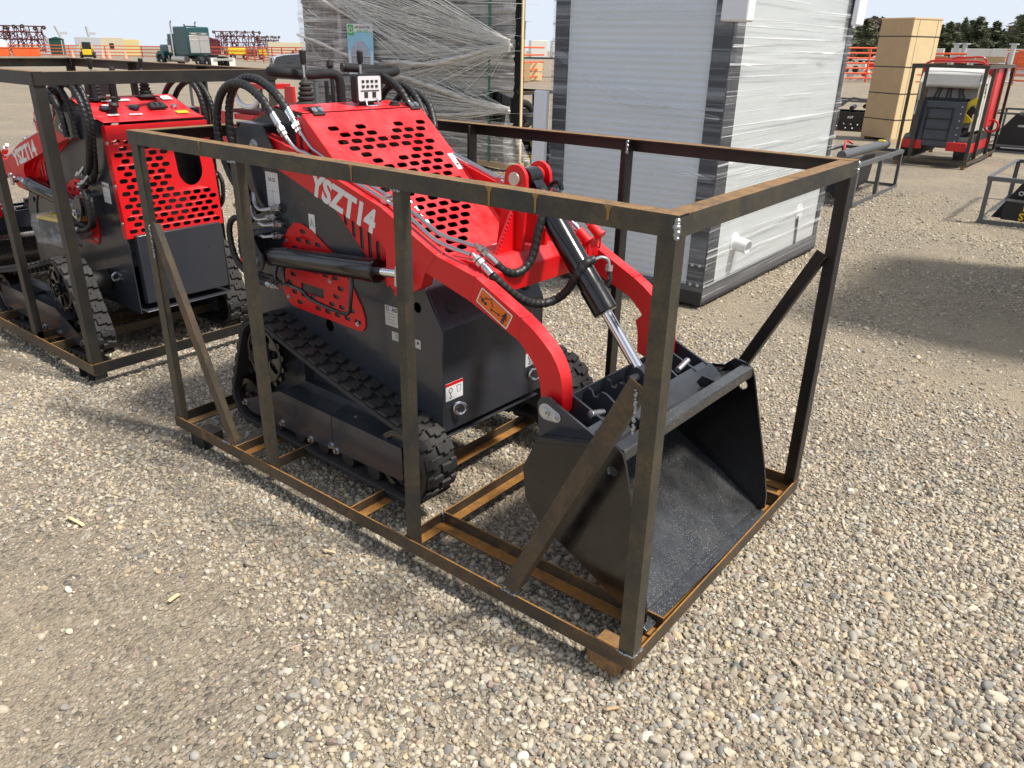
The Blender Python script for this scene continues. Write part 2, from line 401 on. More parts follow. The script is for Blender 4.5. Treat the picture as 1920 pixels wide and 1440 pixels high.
# gravel stones: points with a rotation, a size and a colour each, one pebble mesh instanced on every point
peb = bpy.data.collections.new('pebble_shapes')
import bmesh
for k in range(12):
    bm = bmesh.new(); bmesh.ops.create_icosphere(bm, subdivisions=2, radius=1)
    rs = random.Random(k); off = V((rs.uniform(0, 9), rs.uniform(0, 9), rs.uniform(0, 9)))
    from mathutils import noise as mnoise
    cuts = [(V((rs.uniform(-1, 1), rs.uniform(-1, 1), rs.uniform(-1, 1))).normalized(), rs.uniform(.48, .8)) for _ in range(9 if k % 3 else 3)]
    for v in bm.verts:
        p = v.co.copy()
        p *= 1 + .22*mnoise.noise(p*1.3+off)
        for n_, d in cuts:
            q = p.dot(n_) - d
            if q > 0: p -= n_*q*.92
        v.co = p
    pm_ = bpy.data.meshes.new('pebble'); bm.to_mesh(pm_); bm.free()
    pm_.polygons.foreach_set('use_smooth', [True]*len(pm_.polygons))
    if k % 3: pm_.set_sharp_from_angle(angle=math.radians(24))
    peb.objects.link(bpy.data.objects.new('pebble', pm_))
pmt, nt, bs, L = newmat('pebble_stone')
at_ = N(nt, 'ShaderNodeAttribute', attribute_type='INSTANCER', attribute_name='pcol')
co = N(nt, 'ShaderNodeTexCoord').outputs['Object']
cc = mixc(nt, L, maprange(nt, L, noise(nt, L, co, 2.2, 5, .7), .3, .7, 0, .45), at_.outputs['Color'], (.30, .25, .19))
L(cc, bs.inputs['Base Color']); bs.inputs['Roughness'].default_value = .72; bs.inputs['Specular IOR Level'].default_value = .35
for o in peb.objects: o.data.materials.append(pmt)
rng = np.random.default_rng(11)
CP = np.array(cam.location); RM = np.array(cam.rotation_euler.to_matrix())
def infr(x, y, m=.16):
    q = (np.stack([x, y, np.full_like(x, -.07)], 1)-CP) @ RM; f = 1461.6
    u = f*q[:, 0]/-q[:, 2]/960; v = f*q[:, 1]/-q[:, 2]/720
    return (q[:, 2] < 0) & (abs(u) < 1+m) & (v > -1-2.2*m) & (v < 1)
def gdens(x, y):      # 1 = full gravel, 0 = packed dirt
    n = .55*vnoise(x*1.1+7, y*1.1+2, 5)+.3*vnoise(x*2.9, y*2.9, 6)+.15*vnoise(x*7, y*7, 7)
    d = np.clip((n-.30)/.25, 0.06, 1)
    for cx, cy, r, s in ((.62, -1.0, .50, -1.2), (1.15, -1.05, .38, -1.2), (1.30, -.72, .30, -.7), (.95, -.72, .30, -.6), (1.45, -.45, .3, -.35), (.1, -.45, .8, .5), (3.3, .3, 1.3, .9), (2.4, -1.0, .5, .6), (1.9, -.35, .45, -.25), (-1.2, -.9, .7, .4), (2.1, 3.9, 1.8, -.75), (3., 2.1, .5, -.3)):
        d = d + s*np.exp(-((x-cx)**2+(y-cy)**2)/(2*(r*.6)**2))
    return np.clip(d, .05, 1)
pal = np.array([(.60, .52, .40), (.50, .45, .37), (.70, .64, .52), (.30, .29, .28), (.40, .40, .38), (.22, .23, .24), (.48, .37, .30), (.38, .29, .26), (.60, .49, .33), (.74, .72, .66), (.54, .50, .44), (.42, .38, .32)])
pw = np.array([19, 16, 14, 6, 8, 3, 4, 3, 7, 3, 15, 11.]); pw /= pw.sum()
PX = []; PS = []; PR = []; PI_ = []; PCc = []
def layer(sp, smin, smax, dmax, keep, dmin=0, sink=.25, fill=0):
    x = np.arange(-7, 9, sp); y = np.arange(-3.2, 10, sp); gx_, gy_ = np.meshgrid(x, y)
    gx_ = (gx_ + (np.arange(len(y)) % 2)[:, None]*sp/2).ravel(); gy_ = gy_.ravel()
    gx_ = gx_ + rng.uniform(-.5, .5, gx_.size)*sp; gy_ = gy_ + rng.uniform(-.5, .5, gy_.size)*sp
    d = np.hypot(gx_-CP[0], gy_-CP[1]); k = (d < dmax) & (d > dmin) & infr(gx_, gy_); gx_, gy_, d = gx_[k], gy_[k], d[k]
    k = rng.uniform(0, 1, gx_.size) < keep*np.maximum(fill, gdens(gx_, gy_))*np.clip((dmax-d)/(dmax*.25), 0, 1); gx_, gy_ = gx_[k], gy_[k]
    n = gx_.size; s = smin*(smax/smin)**(rng.uniform(0, 1, n)**1.6)
    right = np.clip((gx_-1.2+.5*(-gy_))/3, 0, 1); s = s*(.85+.35*right)
    PS.append(np.stack([s*rng.uniform(.8, 1.35, n), s*rng.uniform(.65, 1., n), s*rng.uniform(.42, .85, n)], 1)*.52)
    PX.append(np.stack([gx_, gy_, gz(gx_, gy_) + s*(.5-sink)*.42], 1))
    PR.append(np.stack([rng.normal(0, .45, n), rng.normal(0, .45, n), rng.uniform(0, 2*PI, n)], 1))
    PI_.append(rng.integers(0, 12, n)); c = pal[rng.choice(len(pal), n, p=pw)]*rng.uniform(.66, 1.04, n)[:, None]*np.array([1.04, 1.015, .945]); PCc.append(c)
    print('gravel layer', n)
layer(.0170, .013, .022, 5.6, .9)
layer(.0245, .019, .033, 9.5, .80)
layer(.050, .030, .046, 7.5, .30)
layer(.060, .026, .046, 17., .55, 8.5)
layer(.0105, .0055, .011, 3.6, .55, fill=.22)
layer(.021, .008, .017, 9.5, .5, 2.6, fill=.75)
layer(.045, .018, .034, 17., .7, 8.5, fill=.6)
PX = np.concatenate(PX); PS = np.concatenate(PS); PR = np.concatenate(PR); PI_ = np.concatenate(PI_); PCc = np.concatenate(PCc)
me = bpy.data.meshes.new('gravel'); me.vertices.add(len(PX)); me.vertices.foreach_set('co', PX.ravel().astype('f'))
for nm, ty, arr in (('pscl', 'FLOAT_VECTOR', PS), ('prot', 'FLOAT_VECTOR', PR)):
    a = me.attributes.new(nm, ty, 'POINT'); a.data.foreach_set('vector', arr.ravel().astype('f'))
a = me.attributes.new('pidx', 'INT', 'POINT'); a.data.foreach_set('value', PI_.astype('i'))
a = me.attributes.new('pcol', 'FLOAT_COLOR', 'POINT'); a.data.foreach_set('color', np.concatenate([PCc, np.ones((len(PCc), 1))], 1).ravel().astype('f'))
gravel = bpy.data.objects.new('gravel', me); COL.objects.link(gravel)
tag(gravel, 'loose tan and grey gravel stones covering the yard', 'gravel', kind='stuff')
ng = bpy.data.node_groups.new('scatter_gravel', 'GeometryNodeTree')
ng.interface.new_socket('Geometry', in_out='INPUT', socket_type='NodeSocketGeometry'); ng.interface.new_socket('Geometry', in_out='OUTPUT', socket_type='NodeSocketGeometry')
gi = ng.nodes.new('NodeGroupInput'); go = ng.nodes.new('NodeGroupOutput'); ip = ng.nodes.new('GeometryNodeInstanceOnPoints')
ci = ng.nodes.new('GeometryNodeCollectionInfo'); ci.inputs[0].default_value = peb; ci.inputs[1].default_value = True; ci.inputs[2].default_value = True
def na(nm, t):
    n = ng.nodes.new('GeometryNodeInputNamedAttribute'); n.data_type = t; n.inputs[0].default_value = nm; return n.outputs[0]
l = ng.links.new
l(gi.outputs[0], ip.inputs['Points']); l(ci.outputs[0], ip.inputs['Instance']); ip.inputs['Pick Instance'].default_value = True
l(na('pidx', 'INT'), ip.inputs['Instance Index']); l(na('pscl', 'FLOAT_VECTOR'), ip.inputs['Scale'])
er = ng.nodes.new('FunctionNodeEulerToRotation'); l(na('prot', 'FLOAT_VECTOR'), er.inputs[0]); l(er.outputs[0], ip.inputs['Rotation'])
l(ip.outputs[0], go.inputs[0])
gm = gravel.modifiers.new('scatter', 'NODES'); gm.node_group = ng
# ---------------------------------------------------------------- shipping crate of welded angle iron
def crate(label, loc, rz, L_=2.416, W_=1.312, H=1.30, name='steel_crate', braces=True, group=None, posts=(.728, 1.54), far_posts=(.70, 1.54), mats=('steel', 'steel2', 'steel3')):
    r = thing(name, label, 'crate', loc, rz, group); w = .052; t = .006; z0 = 0
    S1, S2, S3 = mats
    X_, Y_, Z_ = V((1, 0, 0)), V((0, 1, 0)), V((0, 0, 1))
    def a(nm, p0, p1, da, db, m, w=w): return MB().angle(p0, p1, da, db, w, t).build(nm, m, r, bevel=.0012)
    # top rails
    a('top_rail', (0, 0, H), (L_, 0, H), Y_, -Z_, S1); a('top_rail', (0, W_, H), (L_, W_, H), -Y_, -Z_, S3)
    a('top_rail', (L_, .002+t, H-.0015), (L_, W_-.002-t, H-.0015), -X_, -Z_, S1); a('top_rail', (0, .002+t, H-.0015), (0, W_-.002-t, H-.0015), X_, -Z_, S3)
    # bottom rails
    a('bottom_rail', (0, 0, 0), (L_, 0, 0), Y_, Z_, S2); a('bottom_rail', (0, W_, 0), (L_, W_, 0), -Y_, Z_, S2)
    a('bottom_rail', (L_, .008, .0015), (L_, W_-.008, .0015), -X_, Z_, S2); a('bottom_rail', (0, .008, .0015), (0, W_-.008, .0015), X_, Z_, S3)
    # corner posts: outer corner lines stand just inside the rails
    e = .0065
    a('corner_post', (L_-.001, .001, w), (L_-.001, .001, H-w+.002), -X_, Y_, S1, .048); a('corner_post', (L_-.001, W_-.001, w-.03), (L_-.001, W_-.001, H-w+.03), -X_, -Y_, S3, .056)
    a('corner_post', (e, e, .006), (e, e, H-.007), X_, Y_, S1); a('corner_post', (e, W_-e, .006), (e, W_-e, H-.007), X_, -Y_, S3)
    for x in posts: a('side_post', (x, e, .007), (x, e, H-.01), -X_, Y_, S1, .037)
    for x in far_posts: a('side_post', (x, W_-e, .007), (x, W_-e, H-.01), -X_, -Y_, S3, .056)
    if braces:
        for (p0, p1, m, y, d) in (((.055, .93), (.44, .053), S2, .000, 1), ((2.375, .87), (1.985, .054), S2, .000, 1), ((2.375, .955), (1.95, .06), S3, W_, -1)):
            p0 = V((p0[0], y, p0[1])); p1 = V((p1[0], y, p1[1])); dd = (p1-p0).normalized(); n = V((0, d, 0)); q = dd.cross(n)
            MB().angle(p0, p1, q if (p1.x > p0.x) == (d > 0) else -q, n, .05, t).build('diagonal_brace', m, r, bevel=.0012)
    # cross members: upright leg at the back, rusty flange towards the front
    for x in (.47, 1.205): a('cross_member', (x, .007, .008), (x, W_-.007, .008), X_, Z_, 'steel2', .044)
    a('cross_member', (.70, .007, .010), (.70, W_-.007, .010), -X_, Z_, S2, .044)
    a('cross_member', (1.49, .007, .010), (1.49, W_-.007, .010), X_, Z_, S2, .044)
    for y, d in ((.20, -1), (W_-.20, 1)): a('skid_rail', (1.50, y, .012), (L_-.008, y, .012), Y_*d, Z_, 'steel2', .05)
    # feet
    for x in (.10, 2.26):
        for y in (.012, W_-.112):
            MB().bb((x, y, -.075), (x+.006, y+.1, -.002)).bb((x+.094, y, -.075), (x+.1, y+.1, -.002)).bb((x+.006, y+.002, -.0735), (x+.094, y+.008, -.002)).bb((x+.006, y+.01, -.008), (x+.094, y+.098, -.0025)).build('foot', 'foot' if x > 1 else 'blackm', r)
    # weld beads
    wd = []
    def bead(p0, p1, n, rr=.006):
        m = MB(); p0, p1 = V(p0), V(p1)
        for i in range(n):
            q = p0.lerp(p1, i/(n-1)) + V((random.uniform(-1, 1), random.uniform(-1, 1), random.uniform(-1, 1)))*.0015
            m.ball(q, rr*random.uniform(.8, 1.25), 5, (1, 1, random.uniform(.8, 1.3)))
        m.build('weld_bead', 'weld', r)
    bead((L_+.000, .000, H-.012), (L_+.001, -.002, H-.05), 7, .0085)
    bead((L_-.004, .0, .052), (L_-.05, -.001, .052), 7, .004); bead((L_+.001, .006, .052), (L_+.001, .05, .052), 7, .004)
    bead((L_+.0, W_+.0, H-.01), (L_, W_, H-.04), 5, .007)
    if braces:
        bead((2.352, -.001, .865), (2.352, -.001, .745), 16, .0045); bead((.066, -.001, .93), (.066, -.001, .80), 14, .0045)
        bead((1.99, 0, .053), (1.94, 0, .053), 8, .004); bead((.39, 0, .053), (.44, 0, .053), 8, .004)
    bead((posts[0]-.036, .0, H-.053), (posts[0], 0, H-.053), 7, .004); bead((posts[1]-.036, 0, H-.053), (posts[1], 0, H-.053), 7, .004)
    if far_posts and W_ > 1.2 and H == 1.30 and rz == 0:
        for sx_, w_, d_ in ((1.336, .010, .045), (1.874, .013, .048), (2.024, .011, .047), (2.236, .012, .034), (.52, .008, .03)):
            MB().plate([(-w_, 0), (w_, 0), (w_*.35, -.012), (w_*.25, -d_), (-w_*.25, -d_), (-w_*.3, -.012)], (), .0006, near(-.0012) @ Matrix.Translation((sx_, H-.001, 0))).build('rust_streak', 'streak', r)
    bead((1.50, .192, .06), (1.50, .20, .02), 6, .006); bead((far_posts[1]+.001, W_-.06, H-.01), (far_posts[1]+.001, W_-.06, H-.05), 6, .006)
    return r
crate1 = crate('open angle-iron crate in the foreground, around the red mini loader with the bucket', (0, 0, 0), 0, group='welded steel crates')

# ---------------------------------------------------------------- mini track loader
def fitting(m, p, d, r=.0135, l=.05, hexr=.017):
    p, d = V(p), V(d).normalized()
    m.lathe(p, d, [(0, r*.6), (0, r), (l*.7, r), (l*.72, r*1.12), (l*.8, r*1.12), (l*.82, r*.8), (l*1.0, r*.8)], 14)
    m.lathe(p+d*l, d, [(0, hexr*.8), (.002, hexr), (.018, hexr), (.02, hexr*.8)], 6)
    m.lathe(p+d*(l+.022), d, [(0, hexr*.75), (.001, hexr*.88), (.012, hexr*.88), (.013, r*.5), (.03, r*.5)], 6)
def hosepart(pts, r, root, name='hydraulic_hose', seg=.0045):
    return MB().tube(smooth_path(pts, seg), r, 14, ridge=.16, pitch=.023).build(name, 'hose', root, ang=60)
def mir(pts): return [(p[0], -p[1], p[2]) for p in pts]

def mini_loader(label, loc, rz):
    R_ = thing('mini_track_loader', label, 'track loader', loc, rz, 'red mini track loaders')
    b = .286
    # --- body: two side plates, folded front, bottom, rear box
    side = [(.15, .27), (1.41, .30), (1.41, .708), (1.315, .865), (.70, 1.378), (.53, 1.397), (.304, 1.312), (.203, 1.293), (.165, .74)]
    m = MB()
    for s in (-1, 1):
        holes = [circ(.765, .575, .026), circ(1.289, .768, .020)]
        m.plate(side, holes, .006, near(s*b))
    m.bb((1.404, -b+.0035, .305), (1.41, b-.0035, .706))
    M = basis((1.3635, 0, .7865), (0, 1, 0), (1.315-1.41, 0, .865-.708)); m.boxm(M, 2*b-.007, .186, .006)
    m.bb((.16, -b+.0035, .272), (1.403, b-.0035, .278)); m.bb((1.0, -b+.004, .86), (1.31, b-.004, .866))
    body = m.build('body', 'grey', R_, bevel=.0015)
    MB().bb((.115, -b+.03, .33), (.16, b-.03, .715)).bb((.10, -b+.01, .285), (.30, b-.01, .292)).build('rear_box', 'grey', R_, bevel=.004)
    # engine bay contents, dark, seen through the slots
    m = MB().bb((.45, -.2, .5), (1.1, .2, .84)).bb((.30, -.25, .5), (.34, .25, 1.15)).cyl((.95, -.22, .84), (.95, .1, .86), .07).cyl((.62, -.1, .95), (.62, .22, .95), .10)
    m.bb((.5, -.12, .84), (.8, .15, 1.02)).tube([(.4, -.2, .9), (.7, -.2, 1.05), (.9, -.15, 1.0), (1.1, -.2, .86)], .02).build('engine', 'blackm', body)
    MB().tube([(.35, .1, .8), (.5, .1, 1.1), (.8, .05, 1.12), (1.0, .1, .92)], .012).tube([(.36, -.1, .7), (.45, -.05, 1.05), (.7, -.1, 1.1), (1.05, .0, .90)], .012).cyl((.34, -.17, .93), (.34, -.05, .93), .03).build('pipe', 'alu', body)
    # plug, rings, bolts
    for s in (-1, 1):
        MB().cyl((1.36, s*.205, .755), (1.385, s*.205, .772), .024, 20).build('rubber_plug', 'rubber', R_, bevel=.003)
        MB().torus((1.432, s*.222, .392), (.75, -.6, .1), .022, .0065).cyl((1.405, s*.222, .40), (1.418, s*.222, .394), .012).build('lifting_eye', 'zinc', R_)
        MB().torus((.33, s*(b+.022), .46), (1, 0, .3), .024, .007).cyl((.33, s*b, .46), (.33, s*(b+.01), .46), .013).build('lifting_eye', 'zinc', R_)
        # hook sticker
        MB().bb((1.4105, s*.23-.045, .428), (1.4115, s*.23+.045, .498)).build('warning_label', 'white', R_)
        MB().bb((1.4117, s*.23-.045, .486), (1.4122, s*.23+.045, .498)).build('warning_label', 'red', R_)
        mm = MB().torus((1.4118, s*.23-.02, .468), (1, 0, 0), .009, .0012).tube([(1.4118, s*.23-.02, .459), (1.4118, s*.23-.02, .448), (1.4118, s*.23-.014, .441), (1.4118, s*.23-.02, .436), (1.4118, s*.23-.026, .441)], .0013, 6)
        mm.tube([(1.4118, s*.23+.012, .478), (1.4118, s*.23+.034, .478), (1.4118, s*.23+.030, .452), (1.4118, s*.23+.016, .452), (1.4118, s*.23+.012, .478)], .0010, 6).build('label_print', 'ink', R_)
        # slotted cheek under the hood (lies proud of the side plate)
        ch = [(.655, 1.372), (.705, 1.375), (1.325, .862), (1.20, .83), (1.035, .905), (.86, 1.06), (.655, 1.16)]
        ho = [slot(.686, 1.265, .11, .020, PI/2), slot(.735, 1.235, .095, .020, PI/2), slot(.785, 1.195, .07, .020, PI/2)]
        ho += [slot(.92+.044*i, 1.055-.034*i-.008*abs(i-3), .05+.028*min(i, 7-i), .021, PI/2) for i in range(7)]
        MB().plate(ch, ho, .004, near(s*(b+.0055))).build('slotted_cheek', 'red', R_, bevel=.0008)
        # side vent panel
        out = [(.50, .87), (.545, .935), (.59, .968), (.635, .972), (.70, .955), (.815, .893), (.90, .815), (.945, .76), (.985, .70), (.999, .66), (.998, .625), (.98, .603), (.946, .600), (.62, .605), (.53, .607), (.49, .63), (.468, .68), (.468, .76)]
        ho = []
        for j in range(9):
            z = .94-.038*j
            for i in range(9):
                x = .52+.062*i+(.031 if j % 2 else 0)
                c = V((x, z, 0)); ins = all((V((out[(k+1) % len(out)][0]-out[k][0], out[(k+1) % len(out)][1]-out[k][1])).normalized().cross(V((x-out[k][0], z-out[k][1])))) < -.026 for k in range(len(out)))
                if ins and random.random() < .9 and not (.56 < x < .80 and .675 < z < .77 and j in (5, 6)): ho.append(slot(x, z, .038, .018))
        ho.append(rrect(.60, .685, .75, .725, .006))
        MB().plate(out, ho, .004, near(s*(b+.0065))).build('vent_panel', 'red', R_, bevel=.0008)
        mm = MB()
        for x, z in ((.525, .885), (.51, .645), (.70, .80), (.955, .628), (.80, .77), (.63, .80)): mm.bolt((x, s*(b+.009), z), (0, s, 0), .006, .006)
        mm.build('bolt', 'zinc', R_)
        # dark backing behind the vent
        MB().bb((.42, s*(b-.03)-.002, .56), (1.05, s*(b-.03)+.002, .99)).build('inner_shroud', 'blackm', body)
        # pivot housing (cheek box over the arm root)
        o1 = [(.40, 1.335), (.545, 1.335), (.60, 1.262), (.585, 1.235), (.44, 1.20), (.36, 1.235), (.36, 1.30)]
        MB().plate(o1, (), .008, near(s*.362)).plate([(.36, .0), (.545, 0), (.545, .075), (.36, .075)], (), .006, basis((0, s*(b+.036)-.037, 1.337), (1, 0, 0), (0, 1, 0))).bb((.352, s*(b+.036)-.033, 1.21), (.358, s*(b+.036)+.033, 1.333)).build('arm_pivot_housing', 'grey', R_, bevel=.0015)
        MB().cyl((.49, s*.366, 1.262), (.49, s*.374, 1.262), .024).bolt((.49, s*.374, 1.262), (0, s, 0), .012, .01).build('pivot_pin', 'zinc', R_)
        # lift-cylinder bracket
        o2 = [(.385, .905), (.445, .905), (.475, .86), (.505, .835), (.510, .80), (.49, .772), (.455, .765), (.425, .78), (.39, .84)]
        MB().plate(o2, (), .008, near(s*.398)).bb((.36, s*(b+.055)-.052, .905), (.45, s*(b+.055)+.052, .912)).bb((.375, s*(b+.052)-.05, .80), (.381, s*(b+.052)+.05, .903)).build('cylinder_bracket', 'grey', R_, bevel=.0015)
        MB().cyl((.458, s*.402, .812), (.458, s*.409, .812), .021).bolt((.458, s*.409, .812), (0, s, 0), .012, .010).bb((.44, s*.4095-.002, .79), (.476, s*.4095+.002, .834)).build('bracket_pin', 'zinc', R_)
        # lift cylinder
        yc = s*.345; p0 = V((.465, yc, .822)); p1 = V((1.306, yc, .902)); d = (p1-p0).normalized()
        MB().lathe(p0, d, [(-.01, .02), (0, .028), (.02, .038), (.03, .043), (.05, .0425), (.64, .0425), (.642, .0445), (.685, .0445), (.69, .040), (.692, .02)], 28).cyl(p0-V((0, .03, 0)), p0+V((0, .03, 0)), .03).build('lift_cylinder', 'black', R_)
        MB().cyl(p0+d*.68, p1-d*.02, .0175, 20).build('cylinder_rod', 'chrome', R_)
        MB().cyl(p1-V((0, .035, 0)), p1+V((0, .035, 0)), .024).plate(rrect(-.02, -.03, .02, .045, .008), (), .006, near(s*.385) @ Matrix.Translation((1.306, .895, 0)) @ Matrix.Rotation(-.1, 4, 'Z')).bolt((1.306, s*.388, .925), (0, s, 0), .008).build('rod_end_pin', 'zinc', R_)
        # pipes under the cylinder
        y_ = s*.385
        MB().tube(smooth_path([(.555, s*.37, .80), (.560, y_, .765), (.565, y_, .735), (.55, y_, .722), (.535, y_, .724)], .008), .008, 10).tube(smooth_path([(.60, s*.37, .80), (.615, y_, .77), (.625, y_, .742), (.66, y_, .742), (.74, y_, .735), (.78, y_, .715), (.86, y_, .705), (.985, y_, .70), (1.02, y_, .712), (1.03, y_, .74), (1.03, s*.375, .80), (1.02, s*.36, .85)], .01), .008, 10).tube([(.57, y_, .742), (.62, y_, .742), (.66, y_, .742)], .0095, 6).build('cylinder_pipe', 'black', R_)
    # --- console top and hood
    prof = [(.198, 1.300), (.30, 1.322), (.53, 1.404), (.70, 1.390)]
    m = MB()
    for (x0, z0), (x1, z1) in zip(prof[:-1], prof[1:]):
        c = V(((x0+x1)/2, 0, (z0+z1)/2)); d = V((x1-x0, 0, z1-z0)); l = d.length
        m.boxm(basis(c, (0, 1, 0), d, None), 2*b+.006, l+.001, .004)
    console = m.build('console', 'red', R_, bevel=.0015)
    def cs(t, y, h=.004):      # point on the console slope
        return V((.203+t*.97, y, 1.301+t*.325+h))
    up = V((-.33, 0, .944)).normalized()
    Mc = lambda t, y, h=.004: basis(cs(t, y, h), (0, -1, 0), (.944, 0, .33), up)
    for y in (.19, 0.03):
        MB().lathe(cs(.16, y, 0), up, [(0, .026), (.004, .029), (.008, .029), (.009, .025), (.0095, .02)], 24).build('gauge', 'black', console)
    mm = MB().boxm(Mc(.15, -.10, .008), .10, .05, .012)
    for k in range(3): mm.boxm(Mc(.15, -.10+.03*(k-1), .016) @ Matrix.Rotation(.25, 4, 'X'), .024, .034, .01)
    mm.build('switch', 'blackm', console, bevel=.002)
    MB().lathe(cs(.11, .17, 0), up, [(0, .02), (.03, .012), (.035, .024), (.05, .026), (.06, .012), (.085, .012)], 16).build('hour_meter', 'blackm', console)
    MB().boxm(Mc(.26, .08), .16, .022, .001).boxm(Mc(.20, .14), .09, .018, .001).boxm(Mc(.075, .19), .06, .016, .001).boxm(Mc(.07, .07), .07, .016, .001).boxm(Mc(.27, -.22), .06, .05, .001).build('console_label', 'white', console)
    MB().boxm(Mc(.07, -.20), .07, .035, .0012).build('console_label', 'yellow', console)
    MB().text('THROTTLE', .012, Mc(.26, .08, .0052), .0003).text('HIGH  LOW', .009, Mc(.20, .14, .0052), .0003).text('START', .010, Mc(.075, .19, .0052), .0003).text('STOP  RUN', .009, Mc(.07, .07, .0052), .0003).build('label_print', 'ink', console)
    MB().torus(cs(.15, -.20, .006), up, .014, .005).build('key_ring', 'zinc', console)
    # hood
    A = V((.70, 0, 1.391)); D = V((.615, 0, -.508*.615/.60)).normalized(); Nn = V((-D.z, 0, D.x))
    MH = basis(A, (0, -1, 0), -D, None)        # u = -y, v = up the slope; normal should face up/front
    if (MH.to_3x3() @ V((0, 0, 1))).x < 0: MH = basis(A, (0, 1, 0), -D, None)
    ho = []
    r1 = [-.208, -.078, .116, .238]
    for k in range(19):
        u = .092+.0345*k
        if k == 0: ys = r1
        else:
            o = .0 if k % 2 == 0 else .0325
            ys = [-.2405+.0325+.065*i-o+.0325*0 for i in range(9)]
            ys = [y if k % 2 == 0 else y+.0650-.0325*0 for y in ys]
        for y in ys:
            if k and abs(y) > .245: continue
            if k == 1 and (.0 < y < .06 or y < -.2): continue
            if k == 3 and y < -.2: continue
            if k in (4, 5) and (-.09 < y < .06 or y < -.2) and not (k == 5 and y > 0): continue
            if k in (5, 6, 7) and y < -.16 and k != 7: continue
            if k >= 9 and y > .235-(k-9)*.002: continue
            if k >= 13 and y > .20-(k-13)*.036: continue
            if k in (14,) and abs(y-.02) < .03: continue
            sg = 1 if (MH.to_3x3() @ V((1, 0, 0))).y > 0 else -1
            ho.append(slot(sg*y, -u, .050, .0235))
    hood = MB().plate([(-b-.012, -.012), (b+.012, -.012), (b+.012, -.795), (-b-.012, -.795)], ho, .004, MH, .003)
    for s in (-1, 1): hood.boxm(MH @ Matrix.Translation((s*(b+.0125), -.40, -.009)), .004, .775, .026)
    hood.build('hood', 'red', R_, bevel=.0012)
    for y in (-.228, .262):
        MB().boxm(basis(A+V((.012, y, .004)), (0, 1, 0), -D), .052, .040, .004).cyl(A+V((-.006, y-.026, .012)), A+V((-.006, y+.026, .012)), .007, 12).boxm(basis(A+V((-.028, y, .012)), (0, 1, 0), (-1, 0, .03)), .052, .036, .004).build('hinge', 'blackm', R_, bevel=.001)
        MB().bolt(A+V((.012, y-.014, .008)), -Nn if Nn.z < 0 else Nn, .007, .003).bolt(A+V((.012, y+.014, .008)), -Nn if Nn.z < 0 else Nn, .007, .003).build('bolt', 'zinc', R_)
    hn = MH.to_3x3() @ V((0, 0, 1))
    lb = lambda u, y, w, h, a=0, hh=.0058: MH @ Matrix.Translation((y*(1 if (MH.to_3x3() @ V((1, 0, 0))).y > 0 else -1), -u, hh)) @ Matrix.Rotation(a, 4, 'Z')
    MB().boxm(lb(.315, .268, 0, 0), .030, .085, .001).boxm(lb(.747, .19, 0, 0), .105, .022, .001).build('hood_label', 'white', R_)
    MB().boxm(lb(.30, .268, 0, 0, .6, .0066), .003, .02, .0006).boxm(lb(.33, .268, 0, 0, -.5, .0066), .010, .012, .0006).text('A    A', .016, lb(.747, .19, 0, 0, PI if False else 0, .0066), .0003).build('label_print', 'ink', R_)
    # --- rear grille
    o = [(-.292, .70), (.292, .70), (.292, 1.05), (.285, 1.05), (.285, 1.285), (-.292, 1.285)]
    ho = []
    for k in range(15):
        for i in range(9):
            y = -.25+.063*i+(.0315 if k % 2 else 0); z = .735+.0335*k
            if y > .27 or (.02 < y < .275 and z > .93): continue
            ho.append(slot(y, z, .047, .0235))
    q = [(.205, 1.25), (.215, 1.03)] + [(.14+.075*math.cos(PI*k/12), 1.03-.09*math.sin(PI*k/12)) for k in range(1, 12)] + [(.065, 1.03), (.055, 1.25)]
    ho.append(q)
    MG = basis((.152, 0, 0), (0, -1, 0), (.055, 0, 1)); MG.translation = V((.152-.055*.7, 0, .0))
    g = MB().plate(o, ho, .004, MG)
    for s in (-1, 1): g.boxm(MG @ Matrix.Translation((s*.290, .99, -.022)), .004, .585, .04)
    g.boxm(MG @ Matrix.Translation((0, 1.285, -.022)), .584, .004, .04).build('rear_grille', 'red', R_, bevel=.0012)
    mm = MB()
    for z in (.78, .98, 1.2):
        for s in (-1, 1): mm.bolt((.165+.02*(z-.78), s*(.296), z), (0, s, 0), .007, .006)
    mm.build('bolt', 'zinc', R_)
    # --- handles, joysticks, lamp
    c0 = .13
    def hp(s): return [(x, c0+s*(y-c0), z) for x, y, z in [(.47, .075, 1.39), (.47, .075, 1.46), (.468, .068, 1.50), (.455, .035, 1.512), (.45, -.05, 1.510), (.445, -.11, 1.512), (.435, -.15, 1.516), (.405, -.182, 1.518), (.365, -.185, 1.520), (.325, -.14, 1.522), (.30, -.06, 1.526), (.29, .02, 1.530)]]
    for s in (1, -1):
        MB().tube(smooth_path(hp(s), .012), .0190, 16).build('handle', 'foam', R_, ang=50)
        MB().cyl(hp(s)[0], V(hp(s)[0])+V((0, 0, .012)), .03, 6).cyl(hp(s)[-1], V(hp(s)[-1])+V((-.002, s*.008, 0)), .0196, 16).build('handle_cap', 'blackm', R_)
